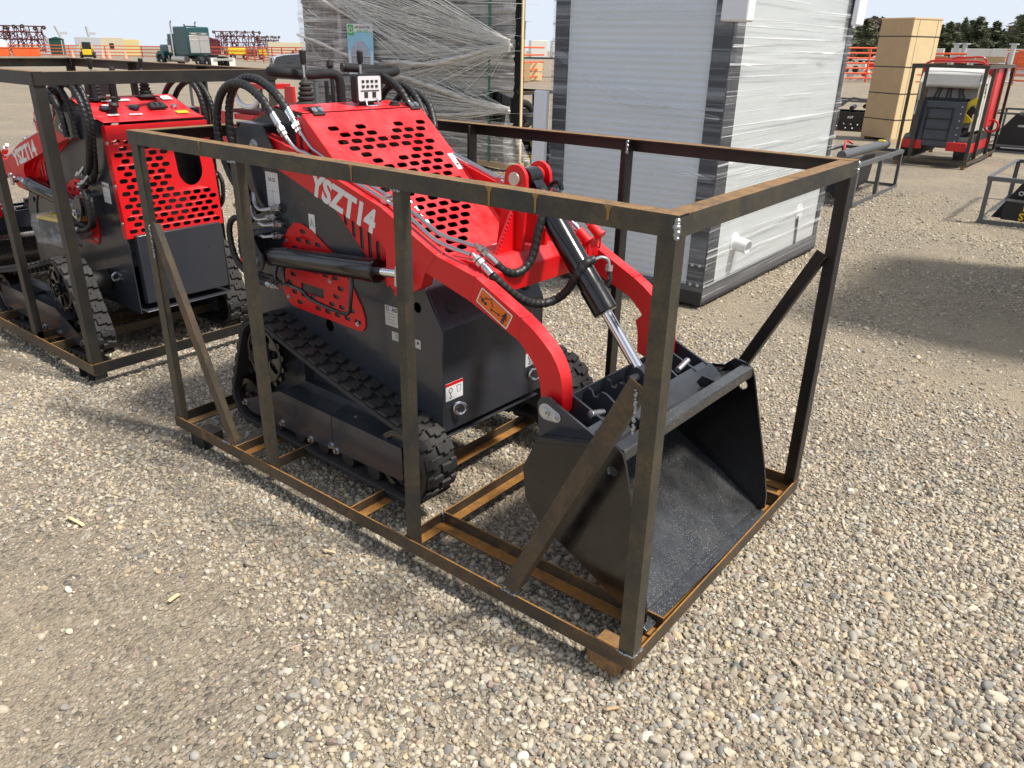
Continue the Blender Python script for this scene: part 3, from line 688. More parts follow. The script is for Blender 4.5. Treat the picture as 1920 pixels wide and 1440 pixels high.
    for y in (-.122, .162):
        base = V((.50, y, 1.398))
        MB().boxm(Matrix.Translation(base+V((0, 0, .003))), .11, .11, .005).lathe(base, (0, 0, 1), [(.005, .045), (.010, .040), (.018, .028), (.024, .034), (.030, .034), (.036, .024), (.042, .030), (.048, .030), (.054, .021), (.060, .027), (.066, .027), (.072, .018), (.078, .024), (.084, .023), (.09, .015), (.104, .009)], 20).build('joystick_boot', 'rubber', R_)
        MB().cyl(base+V((0, 0, .10)), base+V((0, 0, .165)), .005).build('joystick_rod', 'zinc', R_)
        MB().lathe(base+V((0, 0, .150)), (0, 0, 1), [(0, .008), (.012, .012), (.05, .013), (.054, .010), (.055, .004)], 16).build('joystick_grip', 'blackm', R_)
    MB().tube([(.36, .12, 1.36), (.36, .12, 1.50), (.35, .12, 1.53)], .009, 8).lathe((.35, .12, 1.53), (0, 0, 1), [(0, .01), (.01, .016), (.03, .012), (.035, .003)]).build('throttle_lever', 'blackm', R_)
    lm = basis((.64, .082, 1.463), (0, 1, 0), (0, 0, 1), (1, 0, 0))
    MB().plate(rrect(-.066, -.054, .066, .054, .012), (), .034, lm, -.012).bb((.612, .05, 1.395), (.632, .115, 1.418)).build('work_lamp', 'blackm', R_, bevel=.003)
    MB().plate(rrect(-.058, -.047, .058, .047, .008), (), .004, lm, .0065).build('lamp_lens', 'lens', R_, bevel=.001)
    mm = MB()
    for i in range(4):
        for j in range(2): mm.boxm(lm @ Matrix.Translation((-.034+.023*i, .027-.019*j, .0095)), .013, .010, .003)
    mm.boxm(lm @ Matrix.Translation((-.021, -.024, .0095)), .018, .022, .003).boxm(lm @ Matrix.Translation((.021, -.024, .0095)), .018, .022, .003).boxm(lm @ Matrix.Translation((0, -.008, .009)), .095, .004, .003)
    mm.build('lamp_reflector', 'glass', R_)
    MB().tube([(.655, .055, 1.425), (.665, .05, 1.40), (.66, .055, 1.397), (.66, .11, 1.397), (.665, .115, 1.40), (.655, .11, 1.425)], .004, 6).build('lamp_bracket', 'zinc', R_)
    MB().lathe((.66, .20, 1.395), (0, 0, 1), [(0, .024), (.004, .024), (.006, .019), (.014, .018), (.018, .01)], 14).build('knob', 'blackm', R_)
    # --- lift arm
    arm = [(.40, 1.262), (.44, 1.305), (.50, 1.312), (.60, 1.285), (1.18, 1.118), (1.306, 1.060), (1.448, .995), (1.622, .958), (1.817, .865), (1.865, .838), (1.905, .808), (1.937, .780), (1.958, .752), (1.973, .722), (1.982, .690), (1.987, .650), (1.988, .600), (1.972, .568), (1.93, .560), (1.905, .585), (1.902, .64), (1.897, .675), (1.886, .705), (1.868, .732), (1.840, .760), (1.806, .790), (1.598, .873), (1.394, .929), (1.372, .872), (1.335, .848), (1.225, .838), (1.195, .868), (1.20, .965), (1.17, 1.003), (.60, 1.178), (.45, 1.215)]
    for s in (-1, 1):
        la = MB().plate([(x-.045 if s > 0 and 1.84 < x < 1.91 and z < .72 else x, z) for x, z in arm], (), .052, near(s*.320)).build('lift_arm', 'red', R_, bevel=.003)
        # weld seams on the arm joints
        mm = MB()
        for (p, q) in (((1.448, .997), (1.394, .929)), ((1.622, .960), (1.598, .873)), ((1.817, .867), (1.806, .790))):
            for k in range(12):
                t = k/11; mm.ball((p[0]+(q[0]-p[0])*t, s*.3465, p[1]+(q[1]-p[1])*t), .0034, 4, (1, .4, 1))
            for k in range(8): mm.ball((p[0], s*(.297+.007*k), p[1]+.0005), .0030, 4, (1, 1, .5))
        mm.build('weld_seam', 'red2', la)
        tx = basis((1.13, s*.3465, 1.062), (s*-1, 0, 0), (0, 0, 1)) if s > 0 else basis((.975, s*.3465, 1.103), (1, 0, 0), (0, 0, 1))
        MB().text('YSZT14', .116, tx @ Matrix.Rotation(s*.283, 4, 'Z'), .0005, .0052, sx=.94).build('model_lettering', 'white', la)
        # warning decal
        dm = basis((1.705, s*.3465, .872), (-s, 0, 0), (0, 0, 1)) @ Matrix.Rotation(s*.47, 4, 'Z')
        MB().plate(rrect(-.073, -.029, .073, .029, .005), (), .0008, dm).build('warning_decal', 'white', la)
        MB().plate(rrect(-.069, -.025, .069, .025, .004), (), .0008, dm, .0006).build('warning_decal', 'orange', la)
        mm = MB(dm); T = lambda x, y, a=0: dm @ Matrix.Translation((x, y, .0014)) @ Matrix.Rotation(a, 4, 'Z')
        for (x, y, w, h, a) in ((.048, -.002, .010, .022, 0), (.044, -.016, .004, .016, .2), (.052, -.016, .004, .016, -.2), (.041, .004, .004, .018, -.5), (.055, .004, .004, .018, .5), (.01, -.008, .026, .003, .2), (-.03, .014, .03, .003, .5), (-.012, .006, .020, .003, -.7), (-.045, .004, .014, .003, 1.2), (-.056, -.002, .016, .003, 0)):
            mm.boxm(T(x, y, a), w, h, .0006)
        for x, y, r in ((.048, .014, .005), (-.050, -.008, .006), (-.036, -.009, .006)): mm.plate(circ(x, y, r, 10), (), .0006, dm, .0014)
        for x, a in ((.024, 0), (-.004, PI)):
            c, sn = math.cos(.2), math.sin(.2); mm.plate([(x+(.008 if a == 0 else -.008), -.005 if a == 0 else -.011), (x, .001 if a == 0 else -.005), (x, -.012 if a == 0 else -.017)], (), .0006, dm, .0014)
        mm.build('decal_print', 'ink', la)
        MB().plate([(1.948+.027*math.cos(a), .600+.027*math.sin(a)) for a in [math.radians(80+20*k) for k in range(10)]]+[(1.987+.018*math.cos(a), .594+.018*math.sin(a)) for a in [math.radians(-90+20*k) for k in range(9)]], (), .003, near(s*.3762)).build('lock_plate', 'label', R_)
        MB().cyl((1.948, s*.375, .600), (1.948, s*.382, .600), .015).cyl((1.985, s*.375, .594), (1.985, s*.380, .594), .012).bolt((1.948, s*.382, .600), (0, s, 0), .009, .008).bolt((1.985, s*.380, .594), (0, s, 0), .007, .006).build('arm_pin', 'zinc', R_)
        # pipes on the arm with clips and fittings
        p1_ = [(.62, s*.345, 1.352), (.70, s*.335, 1.268), (.78, s*.318, 1.243), (1.17, s*.313, 1.135), (1.30, s*.313, 1.090), (1.40, s*.313, 1.040), (1.47, s*.308, 1.022), (1.56, s*.300, 1.010)]
        p2_ = [(.655, s*.300, 1.368), (.73, s*.296, 1.285), (.80, s*.290, 1.247), (1.17, s*.288, 1.140), (1.30, s*.288, 1.097), (1.41, s*.286, 1.050), (1.50, s*.270, 1.035), (1.57, s*.250, 1.022)]
        for pp in (p1_, p2_): MB().tube(smooth_path(pp, .02), .0072, 12).build('steel_pipe', 'tube', R_)
        MB().bb((1.155, s*.300-.022, 1.124), (1.185, s*.300+.022, 1.150)).bolt((1.17, s*.30, 1.150), (0, 0, 1), .007, .006).bb((.83, s*.304-.022, 1.215), (.855, s*.304+.022, 1.24)).build('pipe_clip', 'zinc', R_)
        mm = MB(); fitting(mm, V((.60, s*.352, 1.385)), (.6, -.1*s, -.8), .0145, .06); fitting(mm, V((.63, s*.306, 1.40)), (.6, -.1*s, -.8), .0145, .06)
        mm.build('hose_fitting', 'zinc', R_)
        hosepart([(.385, s*.335, 1.03), (.30, s*.355, 1.09), (.245, s*.362, 1.19), (.222, s*.362, 1.30), (.250, s*.36, 1.405), (.33, s*.358, 1.470), (.44, s*.356, 1.478), (.54, s*.354, 1.436), (.602, s*.352, 1.380)], .0158, R_)
        hosepart([(.385, s*.315, .985), (.32, s*.320, 1.05), (.275, s*.325, 1.18), (.252, s*.325, 1.30), (.278, s*.322, 1.42), (.36, s*.318, 1.490), (.47, s*.314, 1.496), (.57, s*.310, 1.452), (.633, s*.306, 1.395)], .0158, R_)
        # elbow fittings on the side plate
        for k, (x, z, dz) in enumerate(((.50, 1.015, .05), (.468, .972, .05), (.51, .953, -.0), (.50, .905-.0, .0))):
            mm = MB(); y0 = s*b
            mm.cyl((x+.01, y0, z), (x+.006, y0+s*.045, z), .008, 12).lathe((x+.006, y0+s*.02, z), (-.35, s, 0), [(0, .010), (.002, .016), (.018, .016), (.02, .012), (.024, .014), (.034, .014), (.036, .009)], 6)
            mm.tube(smooth_path([(x-.004, y0+s*.05, z), (x-.035, y0+s*.075, z-.003), (x-.075, y0+s*.07, z+dz*.3), (x-.105, y0+s*.055, z+dz)], .008), .0075, 10)
            mm.build('elbow_fitting', 'zinc', R_)
            MB().torus((x+.012, s*(b+.004), z), (0, 1, 0), .017, .004, 16, 6).build('grommet', 'rubber', R_)
        # lower hose loops to the lift cylinder
        hosepart([(.395, s*.352, .96), (.335, s*.40, .965), (.29, s*.405, .91), (.30, s*.40, .80), (.36, s*.395, .745), (.44, s*.39, .722), (.505, s*.386, .715)], .0125, R_)
        hosepart([(.385, s*.345, .90), (.33, s*.365, .905), (.315, s*.375, .84), (.34, s*.37, .77), (.42, s*.36, .735), (.50, s*.37, .742), (.56, s*.383, .745)], .0125, R_)
        mm = MB(); fitting(mm, V((.50, s*.386, .717)), (1, 0, -.03), .0135, .03, .013); mm.build('hose_fitting', 'zinc', R_)
    for dx, dy, dz in ((0, 0, 0), (.05, .03, -.03)):
        hosepart([(.36+dx, .36+dy, 1.22), (.37+dx, .365+dy, 1.36+dz), (.43+dx, .365+dy, 1.445+dz), (.53+dx, .36+dy, 1.465+dz), (.63+dx, .35+dy, 1.42+dz), (.70+dx, .345, 1.33+dz)], .0155, R_)
    # cross beam and yoke
    bm_ = [(1.40, .955), (1.45, .985), (1.585, .985), (1.618, .945), (1.612, .865), (1.40, .90)]
    cb = MB().plate(bm_, (), 2*.2935, near(0)).build('cross_beam', 'red', R_, bevel=.003)
    for y in (-.064, .064):
        o = [(1.47, .980), (1.585, .980), (1.60, 1.19), (1.597, 1.225)] + [(1.55+.047*math.cos(a), 1.225+.047*math.sin(a)) for a in [PI*k/10 for k in range(1, 10)]] + [(1.503, 1.225), (1.495, 1.15)]
        MB().plate(o, (), .014, near(y)).build('yoke_plate', 'red', cb, bevel=.002)
        s = 1 if y > 0 else -1
        MB().plate([(s*.008, 0), (s*.105, 0), (s*.008, .165)], (), .010, basis((1.55, y, .985), (0, 1, 0), (0, 0, 1), (1, 0, 0))).build('gusset', 'red', cb, bevel=.001)
        mm = MB()
        for k in range(14): mm.ball((1.556, y+s*(.098-.09*k/13), .992+.155*k/13), .0045, 4)
        for k in range(8): mm.ball((1.575+.001*k, y-s*.004*0+s*.006, 1.0+.02*k), .003, 4)
        mm.build('weld_seam', 'red', cb)
    MB().cyl((1.55, -.08, 1.225), (1.55, .08, 1.225), .023, 24).build('yoke_pin', 'alu', cb, bevel=.002)
    MB().cyl((1.55, .035, 1.225), (1.55, .056, 1.225), .030, 20).cyl((1.55, -.056, 1.225), (1.55, -.035, 1.225), .030, 20).build('yoke_bush', 'red', cb)
    # tilt cylinder
    p0 = V((1.555, 0, 1.222)); p1 = V((2.055, 0, .640)); d = (p1-p0).normalized(); ln = (p1-p0).length
    MB().cyl(p0-V((0, .032, 0)), p0+V((0, .032, 0)), .036, 24).beam(p0, p0+d*.07, .05, .05).lathe(p0, d, [(.045, .02), (.055, .036), (.07, .041), (.43, .041), (.432, .0435), (.525, .0435), (.53, .040), (.532, .02)], 30).build('tilt_cylinder', 'black', R_)
    MB().cyl(p0+d*.52, p1-d*.02, .0195, 24).build('cylinder_rod', 'chrome', R_)
    MB().cyl(p1-V((0, .03, 0)), p1+V((0, .03, 0)), .032, 20).cyl(p1-V((0, .075, 0)), p1+V((0, .075, 0)), .014, 16).build('rod_end', 'grey', R_)
    # tilt hoses
    mm = MB(); fitting(mm, V((1.60, -.222, .975)), (-.15, -.2, .25), .0135, .045); fitting(mm, V((1.645, -.292, .958)), (-.5, -.02, .35), .0135, .045)
    mm.lathe((1.660, .045, 1.168), (.1, 0, 1), [(0, .008), (.002, .015), (.02, .015), (.022, .008)], 6)
    mm.tube(smooth_path([(1.832, .012, .985), (1.845, .03, .993), (1.862, .045, .985), (1.868, .05, .96)], .006), .006, 10).lathe((1.868, .05, .968), (0, -.1, -1), [(0, .008), (.001, .014), (.02, .014), (.022, .009)], 6).build('hose_fitting', 'zinc', R_)
    hosepart([(1.597, -.222, .975), (1.612, -.19, .945), (1.622, -.145, .930), (1.632, -.10, .945), (1.640, -.070, .995), (1.645, -.055, 1.07), (1.652, -.03, 1.13), (1.66, .01, 1.155), (1.662, .038, 1.162)], .0148, R_)
    hosepart([(1.645, -.292, .958), (1.668, -.255, .915), (1.690, -.19, .862), (1.705, -.12, .835), (1.725, -.06, .838), (1.765, -.045, .875), (1.800, -.04, .935), (1.818, -.02, .975), (1.832, .010, .988)], .0148, R_)
    MB().tube(smooth_path([(1.62, .02, 1.15), (1.61, .038, 1.19), (1.63, .046, 1.212), (1.652, .046, 1.208), (1.66, .045, 1.188)], .006), .0085, 10).tube(smooth_path([(1.868, .05, .946), (1.875, .048, .915), (1.868, .035, .895), (1.855, .018, .898)], .006), .0075, 10).build('cylinder_pipe', 'black', R_)
    # quick couplers with red caps
    MB().bb((1.61, .12, .92), (1.66, .29, .985)).build('coupler_block', 'red', R_, bevel=.003)
    for y, z, x in ((.145, 1.0, 1.60), (.205, 1.015, 1.61), (.265, 1.03, 1.62)):
        MB().lathe((x-.03, y, z+.04), (.75, .0, -.55), [(0, .010), (.03, .010), (.031, .015), (.05, .015), (.052, .012), (.066, .012)], 12).build('coupler', 'zinc', R_)
        MB().lathe((x+.015, y, z+.006), (.75, 0, -.55), [(0, .014), (.002, .018), (.052, .019), (.054, .0225), (.062, .0225), (.063, .018)], 18).tube(smooth_path([(x+.02, y+.01, z-.01), (x+.03, y+.02, z-.06), (x+.06, y+.0, z-.075), (x+.066, y-.005, z-.03)], .01), .003, 6).build('dust_cap', 'red', R_)
    # small stickers on the side plate
    sy = -(b+.0042)
    def lab(nm, x, z, w, h, mt, a=0, side=-1, t=.001, off=0):
        M = basis((x, side*(b+.0042+off), z), (-side, 0, 0), (0, 0, 1)) @ Matrix.Rotation(a, 4, 'Z')
        MB().boxm(M, w, h, t).build(nm, mt, body); return M @ Matrix.Translation((0, 0, t*.7))
    M = lab('side_label', .705, .985-.02, .038, .105, 'white', side=-1)
    MB().tube([M @ V(p) for p in ((-.013, .006, 0), (.013, .006, 0), (0, .036, 0), (-.013, .006, 0))], .0009, 5).boxm(M @ Matrix.Translation((0, .017, 0)), .004, .014, .0005).boxm(M @ Matrix.Translation((.008, -.032, 0)), .010, .026, .0005).boxm(M @ Matrix.Translation((-.006, -.030, 0)), .012, .002, .0005).boxm(M @ Matrix.Translation((-.014, -.032, 0)), .003, .022, .0005).build('label_print', 'ink', body)
    M = lab('serial_label', .46, 1.075, .085, .15, 'white', side=-1)
    MB().text('54-52', .022, M @ Matrix.Translation((0, .045, 0)), .0004).boxm(M @ Matrix.Translation((0, .0, 0)), .07, .001, .0004).boxm(M @ Matrix.Translation((0, -.05, 0)), .07, .001, .0004).boxm(M @ Matrix.Translation((0.0, -.02, 0)), .001, .06, .0004).build('label_print', 'ink', body)
    M = lab('serial_label', .30, .93, .075, .11, 'white', side=1, a=-.05)
    MB().text('54-52', .022, M @ Matrix.Translation((.01, .035, 0)), .0004).boxm(M @ Matrix.Translation((-.026, .035, 0)), .014, .014, .0004).boxm(M @ Matrix.Translation((0, -.0, 0)), .06, .001, .0004).boxm(M @ Matrix.Translation((0, -.03, 0)), .06, .001, .0004).build('label_print', 'ink', body)
    M = lab('type_plate', 1.16, .703, .092, .078, 'label', side=-1)
    mm = MB().text('AGT', .020, M @ Matrix.Translation((.012, .026, 0)), .0003, .0006)
    for i in range(4): mm.boxm(M @ Matrix.Translation((-.018+.004*(i % 2), .010-.012*i, 0)), .045, .0012, .0004).boxm(M @ Matrix.Translation((.030, .010-.012*i, 0)), .020, .0012, .0004)
    mm.plate(circ(-.032, .026, .009, 14), [circ(-.032, .026, .006, 14)], .0004, M).build('label_print', 'ink', body)
    M = lab('info_label', 1.225, .628, .155, .034, 'label', a=-.0, side=-1)
    mm = MB()
    for i in range(6): mm.boxm(M @ Matrix.Translation((-.012+.003*(i % 3), .012-.005*i, 0)), .11-.012*(i % 2), .0011, .0004)
    mm.boxm(M @ Matrix.Translation((.063, .004, 0)), .010, .010, .0004).build('label_print', 'ink', body)
    # --- undercarriage
    CS = [(.455, .395, .163), (.300, .150, .118), (1.305, .190, .158)]     # x, z, radius of sprocket, rear idler, front idler
    def tang(c1, c2):       # external tangent on the left of c1->c2
        d = V((c2[0]-c1[0], c2[1]-c1[1])); l = d.length; a = math.atan2(d.y, d.x); k = math.acos((c1[2]-c2[2])/l)
        return a+k, a+k
    order = [0, 2, 1]       # clockwise: top run forward, down round the front, bottom back, up the rear
    segs = []; angs = []
    for i in range(3):
        c1, c2 = CS[order[i]], CS[order[(i+1) % 3]]; angs.append(tang(c1, c2))
    path = []
    for i in range(3):
        c = CS[order[i]]; a0 = angs[i-1][1]; a1 = angs[i][0]
        while a1 > a0: a1 -= 2*PI
        n = max(3, int((a0-a1)*c[2]/.012))
        for k in range(n+1): 
            a = a0+(a1-a0)*k/n; path.append(V((c[0]+c[2]*math.cos(a), 0, c[1]+c[2]*math.sin(a))))
        c2 = CS[order[(i+1) % 3]]; a = angs[i][1]; e = V((c2[0]+c2[2]*math.cos(a), 0, c2[1]+c2[2]*math.sin(a))); st = path[-1]
        n = int((e-st).length/.02)
        for k in range(1, n):
            q = st.lerp(e, k/n)
            if i == 0: q.z -= .012*math.sin(PI*k/n)
            path.append(q)
    cum = [0.]
    for i in range(len(path)): cum.append(cum[-1]+(path[(i+1) % len(path)]-path[i]).length)
    tot = cum[-1]; NS = 132; NLUG = 44
    def at_s(sv):
        sv %= tot
        lo = 0
        for i in range(len(path)):
            if cum[i+1] > sv: lo = i; break
        t = (sv-cum[lo])/max(1e-9, cum[lo+1]-cum[lo]); p = path[lo].lerp(path[(lo+1) % len(path)], t)
        tg = (path[(lo+1) % len(path)]-path[lo]).normalized(); return p, tg
    for s in (-1, 1):
        before = set(o.name for o in R_.children)
        y0, y1 = s*.432, s*.278
        m = MB(); vs = []
        for i in range(NS):
            p, tg = at_s(tot*i/NS); p2, t2 = at_s(tot*i/NS+.02); p3, t3 = at_s(tot*i/NS-.02); tg = (tg+t2+t3).normalized(); n_ = V((-tg.z, 0, tg.x))
            for (y, h) in ((y0, -.002), (y0, -.020), (y1, -.020), (y1, -.002), ((y0+y1)/2, 0.0)): vs.append(p+n_*h+V((0, y, 0)))
        fs = []
        for i in range(NS):
            for k in range(5): fs.append((i*5+k, i*5+(k+1) % 5, ((i+1) % NS)*5+(k+1) % 5, ((i+1) % NS)*5+k))
        m.add(vs, fs)
        for i in range(NLUG*2):
            row = i % 2; sv = tot*(i//2 + (.5 if row else 0))/NLUG
            for (o, ya, yb, ln_) in (((0, .03, .20, .050), (.008, .19, .36, .047), (.002, .35, .50, .036)) if row == 0 else ((.002, .50, .65, .036), (.008, .64, .81, .047), (0, .80, .97, .050))):
                p, tg = at_s(sv+o); q, _ = at_s(sv+o+.008); p3, _ = at_s(sv+o-.008); tg = (q-p3).normalized(); n_ = V((-tg.z, 0, tg.x))
                yy = y0+(y1-y0)*(ya+yb)/2; M = basis(p+n_*.0065+V((0, yy, 0)), tg, (0, 1, 0), None)
                if M.to_3x3().col[2].dot(n_) < 0: M = basis(p+n_*.0065+V((0, yy, 0)), tg, (0, -1, 0), None)
                m.boxm(M, ln_, abs(y1-y0)*(yb-ya)+.001*(1+row), .012, tx=.84, ty=.97)
        for i in range(NLUG):       # guide lugs inside
            p, tg = at_s(tot*i/NLUG); n_ = V((-tg.z, 0, tg.x)); m.boxm(basis(p-n_*.032+V((0, (y0+y1)/2, 0)), tg, (0, 1, 0)), .016, .03, .028, tx=1, ty=1)
        m.build('rubber_track', 'rubber', R_, bevel=.003, ang=40)
        ym = (y0+y1)/2
        # drive sprocket with spokes
        teeth = []
        for k in range(15*4):
            a = 2*PI*k/60; rr = .138 if k % 4 in (1, 2) else .120; teeth.append((CS[0][0]+rr*math.cos(a), CS[0][1]+rr*math.sin(a)))
        ho = []
        for k in range(7):
            a = 2*PI*k/7+.3; c_ = (CS[0][0]+.074*math.cos(a), CS[0][1]+.074*math.sin(a)); ho.append(slot(c_[0], c_[1], .062, .036, a))
        MB().plate(teeth, ho, .018, near(s*.402)).lathe((CS[0][0], s*.410, CS[0][1]), (0, s, 0), [(-.05, .045), (0, .045), (.002, .036), (.02, .034), (.022, .022), (.034, .02), (.035, .01)], 20).torus((CS[0][0], s*.410, CS[0][1]), (0, 1, 0), .116, .007, 40).build('drive_sprocket', 'black', R_)
        for c in (CS[1], CS[2]):
            MB().lathe((c[0], ym-s*.055, c[1]), (0, s, 0), [(0, c[2]-.028), (.11, c[2]-.028), (.111, c[2]-.05), (.10, c[2]-.055), (.10, .03), (.118, .028), (.12, .01)], 28).build('idler_wheel', 'black', R_)
        for x in (.50, .66, .82, .98, 1.14): MB().cyl((x, ym-s*.05, .088), (x, ym+s*.055, .088), .036, 16).build('roller', 'blackm', R_)
        MB().bb((.35, s*.29, .10), (1.28, s*.33, .30)).bb((.40, s*.29, .29), (.62, s*.33, .42)).build('track_frame', 'grey', R_)
        cov = [(.268, .135), (.272, .112), (.304, .090), (.464, .088), (.60, .095), (1.319, .122), (1.325, .135), (1.322, .262), (.56, .262), (.44, .215), (.40, .195)]
        MB().plate(cov, (), .004, near(s*.420)).add([(x, s*y, z) for x, z in ((1.322, .262), (.56, .262), (.44, .215)) for y in (.4195, .30)], [(0, 1, 3, 2), (2, 3, 5, 4)]).add([(x, s*y, z+.02*(y < .35)) for x, z in ((1.322, .2625), (.90, .2625)) for y in (.4195, .30)], [(0, 1, 3, 2)]).build('track_cover', 'grey', R_, bevel=.002)
        mm = MB()
        for x, z in ((.275, .125), (.56, .115), (.76, .105), (.93, .112), (.90, .125)): mm.bolt((x, s*.4225, z), (0, s, 0), .010, .012)
        mm.bolt((1.0, s*.37, .264), (0, 0, 1), .008, .006).bolt((.62, s*.41, .240), (0, s, 0), .006, .006).build('cover_bolt', 'zinc', R_)
        MB().bb((.905, s*.4224, .125), (.909, s*.4232, .262)).build('cover_seam', 'ink', R_)
        MB().cyl((CS[0][0], s*.15, CS[0][1]), (CS[0][0], s*.40, CS[0][1]), .06, 16).build('drive_motor', 'blackm', R_)
        if s > 0:        # the far track stands a little wider than the near one
            for o in R_.children:
                if o.name not in before: o.location.y += .15; o.location.x += .02; o.location.z += .02
    # --- quick attach plate
    m = MB(); ear = [(1.912, .62), (1.925, .642), (1.955, .648), (1.985, .635), (2.145, .572), (2.13, .552), (1.925, .490)]
    for y in (-.37, -.285, .285, .37): m.plate(ear, (), .009, near(y))
    rib = [(1.95, .60), (1.97, .625), (1.985, .618), (1.992, .600), (2.01, .600), (2.02, .625), (2.04, .622), (2.10, .585), (2.14, .565), (2.12, .50), (1.95, .48)]
    for y in (-.18, -.075, .075, .18): m.plate(rib, (), .009, near(y))
    m.bb((1.925, -.366, .48), (1.931, .366, .60))
    m.boxm(basis((2.04, 0, .545), (0, 1, 0), (1, 0, -.12)), .73, .20, .007).boxm(basis((2.115, 0, .575), (0, 1, 0), (1, 0, -.5)), .73, .05, .007)
    m.build('quick_attach_plate', 'grey', R_, bevel=.0015)
    for s in (-1, 1): MB().cyl((2.065, s*.235, .585), (2.065, s*.305, .603), .0125, 16).build('lock_pin', 'tube', R_, bevel=.002)
    return R_
YAW = -.03
loader1 = mini_loader('red and dark grey mini track loader inside the foreground crate, carrying the black bucket', (0, .64, 0), YAW)

# bucket: hangs on the quick attach plate, can be unhooked, so it is a thing of its own
def bucket(label, loc, rz):
    r = thing('loader_bucket', label, 'bucket', loc, rz); hw = .425
    so = [(1.952, .512), (1.906, .415), (1.920, .305), (1.985, .232), (2.115, .176), (2.296, .086), (2.372, .046), (2.388, .060), (2.388, .110), (2.362, .230), (2.275, .555), (2.262, .588), (2.235, .606), (2.19, .612), (2.145, .568)]
    for s in (-1, 1): MB().plate(so, [circ(2.235, .520, .018)], .010, near(s*hw)).build('side_plate', 'black', r, bevel=.0025)
    sh = [(2.255, .578), (2.10, .532), (1.985, .485), (1.935, .41), (1.945, .325), (1.985, .268), (2.06, .225), (2.18, .165), (2.36, .058)]
    vs = []; sh2 = []
    for i, (x, z) in enumerate(sh):
        a = V(sh[max(0, i-1)]); c = V(sh[min(len(sh)-1, i+1)]); t = (c-a).normalized(); sh2.append((x+t.y*.006, z-t.x*.006))
    ring = sh + sh2[::-1]
    MB().plate(ring, (), 2*hw-.0102, near(0)).build('shell', 'bucket', r, bevel=.001, ang=50)
    MB().add([(x, y, z) for y in (-hw-.004, hw+.004) for x, z in ((2.30, .072), (2.40, .038), (2.398, .030), (2.30, .058))], [(0, 1, 5, 4), (1, 2, 6, 5), (2, 3, 7, 6), (3, 0, 4, 7), (0, 3, 2, 1), (4, 5, 6, 7)]).build('cutting_edge', 'bucket', r, bevel=.001)
    MB().boxm(basis((2.243, 0, .5935), (0, 1, 0), (1, 0, -.10)), 2*hw-.011, .040, .007).boxm(basis((2.262, 0, .576), (0, 1, 0), (.12, 0, -1)), 2*hw-.011, .030, .007).build('top_beam', 'bucket', r, bevel=.002)
    MB().boxm(basis((2.150, 0, .572), (0, 1, 0), (1, 0, -.75)), 2*hw-.12, .060, .007).boxm(basis((2.19, 0, .550), (0, 1, 0), (1, 0, -.08)), 2*hw-.02, .075, .006).build('hook_plate', 'grey', r, bevel=.001)
    m = MB()
    for s in (-1, 1):
        m.boxm(basis((2.055, s*.40, .545), (1, 0, .21), (0, 1, 0)), .215, .052, .006).boxm(basis((2.055, s*.4265, .538), (1, 0, .21), (0, 1, 0)), .20, .004, .035)
        m.plate([(1.97, .50), (2.15, .57), (2.15, .545), (1.97, .47)], (), .006, near(s*.395))
    for s in (-1, 1): m.plate([(2.14, .555), (2.24, .555), (2.235, .592), (2.17, .60)], (), .008, near(s*.22))
    m.build('hook_flange', 'black', r, bevel=.001)
    return r
bucket1 = bucket('glossy black steel bucket at the front of the loader, speckled with drops', (0, .64, 0), YAW)
# ---------------------------------------------------------------- second loader and crate, seen from behind
def deco(root, **kw):
    for k, v in kw.items(): root[k] = v
crate2 = dup(crate1, (-.845, 1.34, 0), PI, 'taller angle-iron crate at the left, around the loader seen from behind', 'welded steel crates')
for c in crate2.children:                      # this crate is higher: stretch its posts, raise its top rails
    if c.name.startswith(('diagonal', 'foot', 'skid')): pass
crate2.scale = (1.05, 1, 1.485/1.30)
loader2 = dup(loader1, (-.905, .72, -.075), PI+YAW*0, 'red mini track loader in the left crate, control panel and perforated rear grille towards us')
for o in list(crate2.children):
    if o.name.startswith('diagonal'): bpy.data.objects.remove(o)
    elif o.name.startswith('weld') : bpy.data.objects.remove(o)
bk2 = dup(bucket1, (-.905, .72, -.075), PI, 'black bucket on the far end of the loader in the left crate')
# yellow plastic-wrapped toolbox on the near track of loader 2
def wrapped_box(label, loc, rz, s=1):
    r = thing('wrapped_box', label, 'parts box', loc, rz)
    MB().bb((-.14, -.07, 0), (.14, .07, .10)).build('box', 'blackm', r, bevel=.01)
    MB().bb((-.145, -.075, .101), (.145, .075, .125)).build('lid', 'yellow', r, bevel=.012)
    m = MB(); n = 26
    vs = []
    for j in range(7):
        for i in range(n):
            a = 2*PI*i/n; w = 1.02+.05*math.sin(i*2.3+j)+.02*j*(j < 3)
            vs.append((max(-.155, min(.155, .24*math.cos(a)))*w, max(-.085, min(.085, .14*math.sin(a)))*w, [-.03, .02, .06, .10, .128, .135, .137][j]+.006*math.sin(i*1.7+j*2)))
        if j >= 4: vs[-n:] = [(x*(1-.25*(j-4)), y*(1-.25*(j-4)), z) for x, y, z in vs[-n:]]
    m.add(vs, [(j*n+i, j*n+(i+1) % n, (j+1)*n+(i+1) % n, (j+1)*n+i) for j in range(6) for i in range(n)]).build('plastic_wrap', FILM, r)
    return r

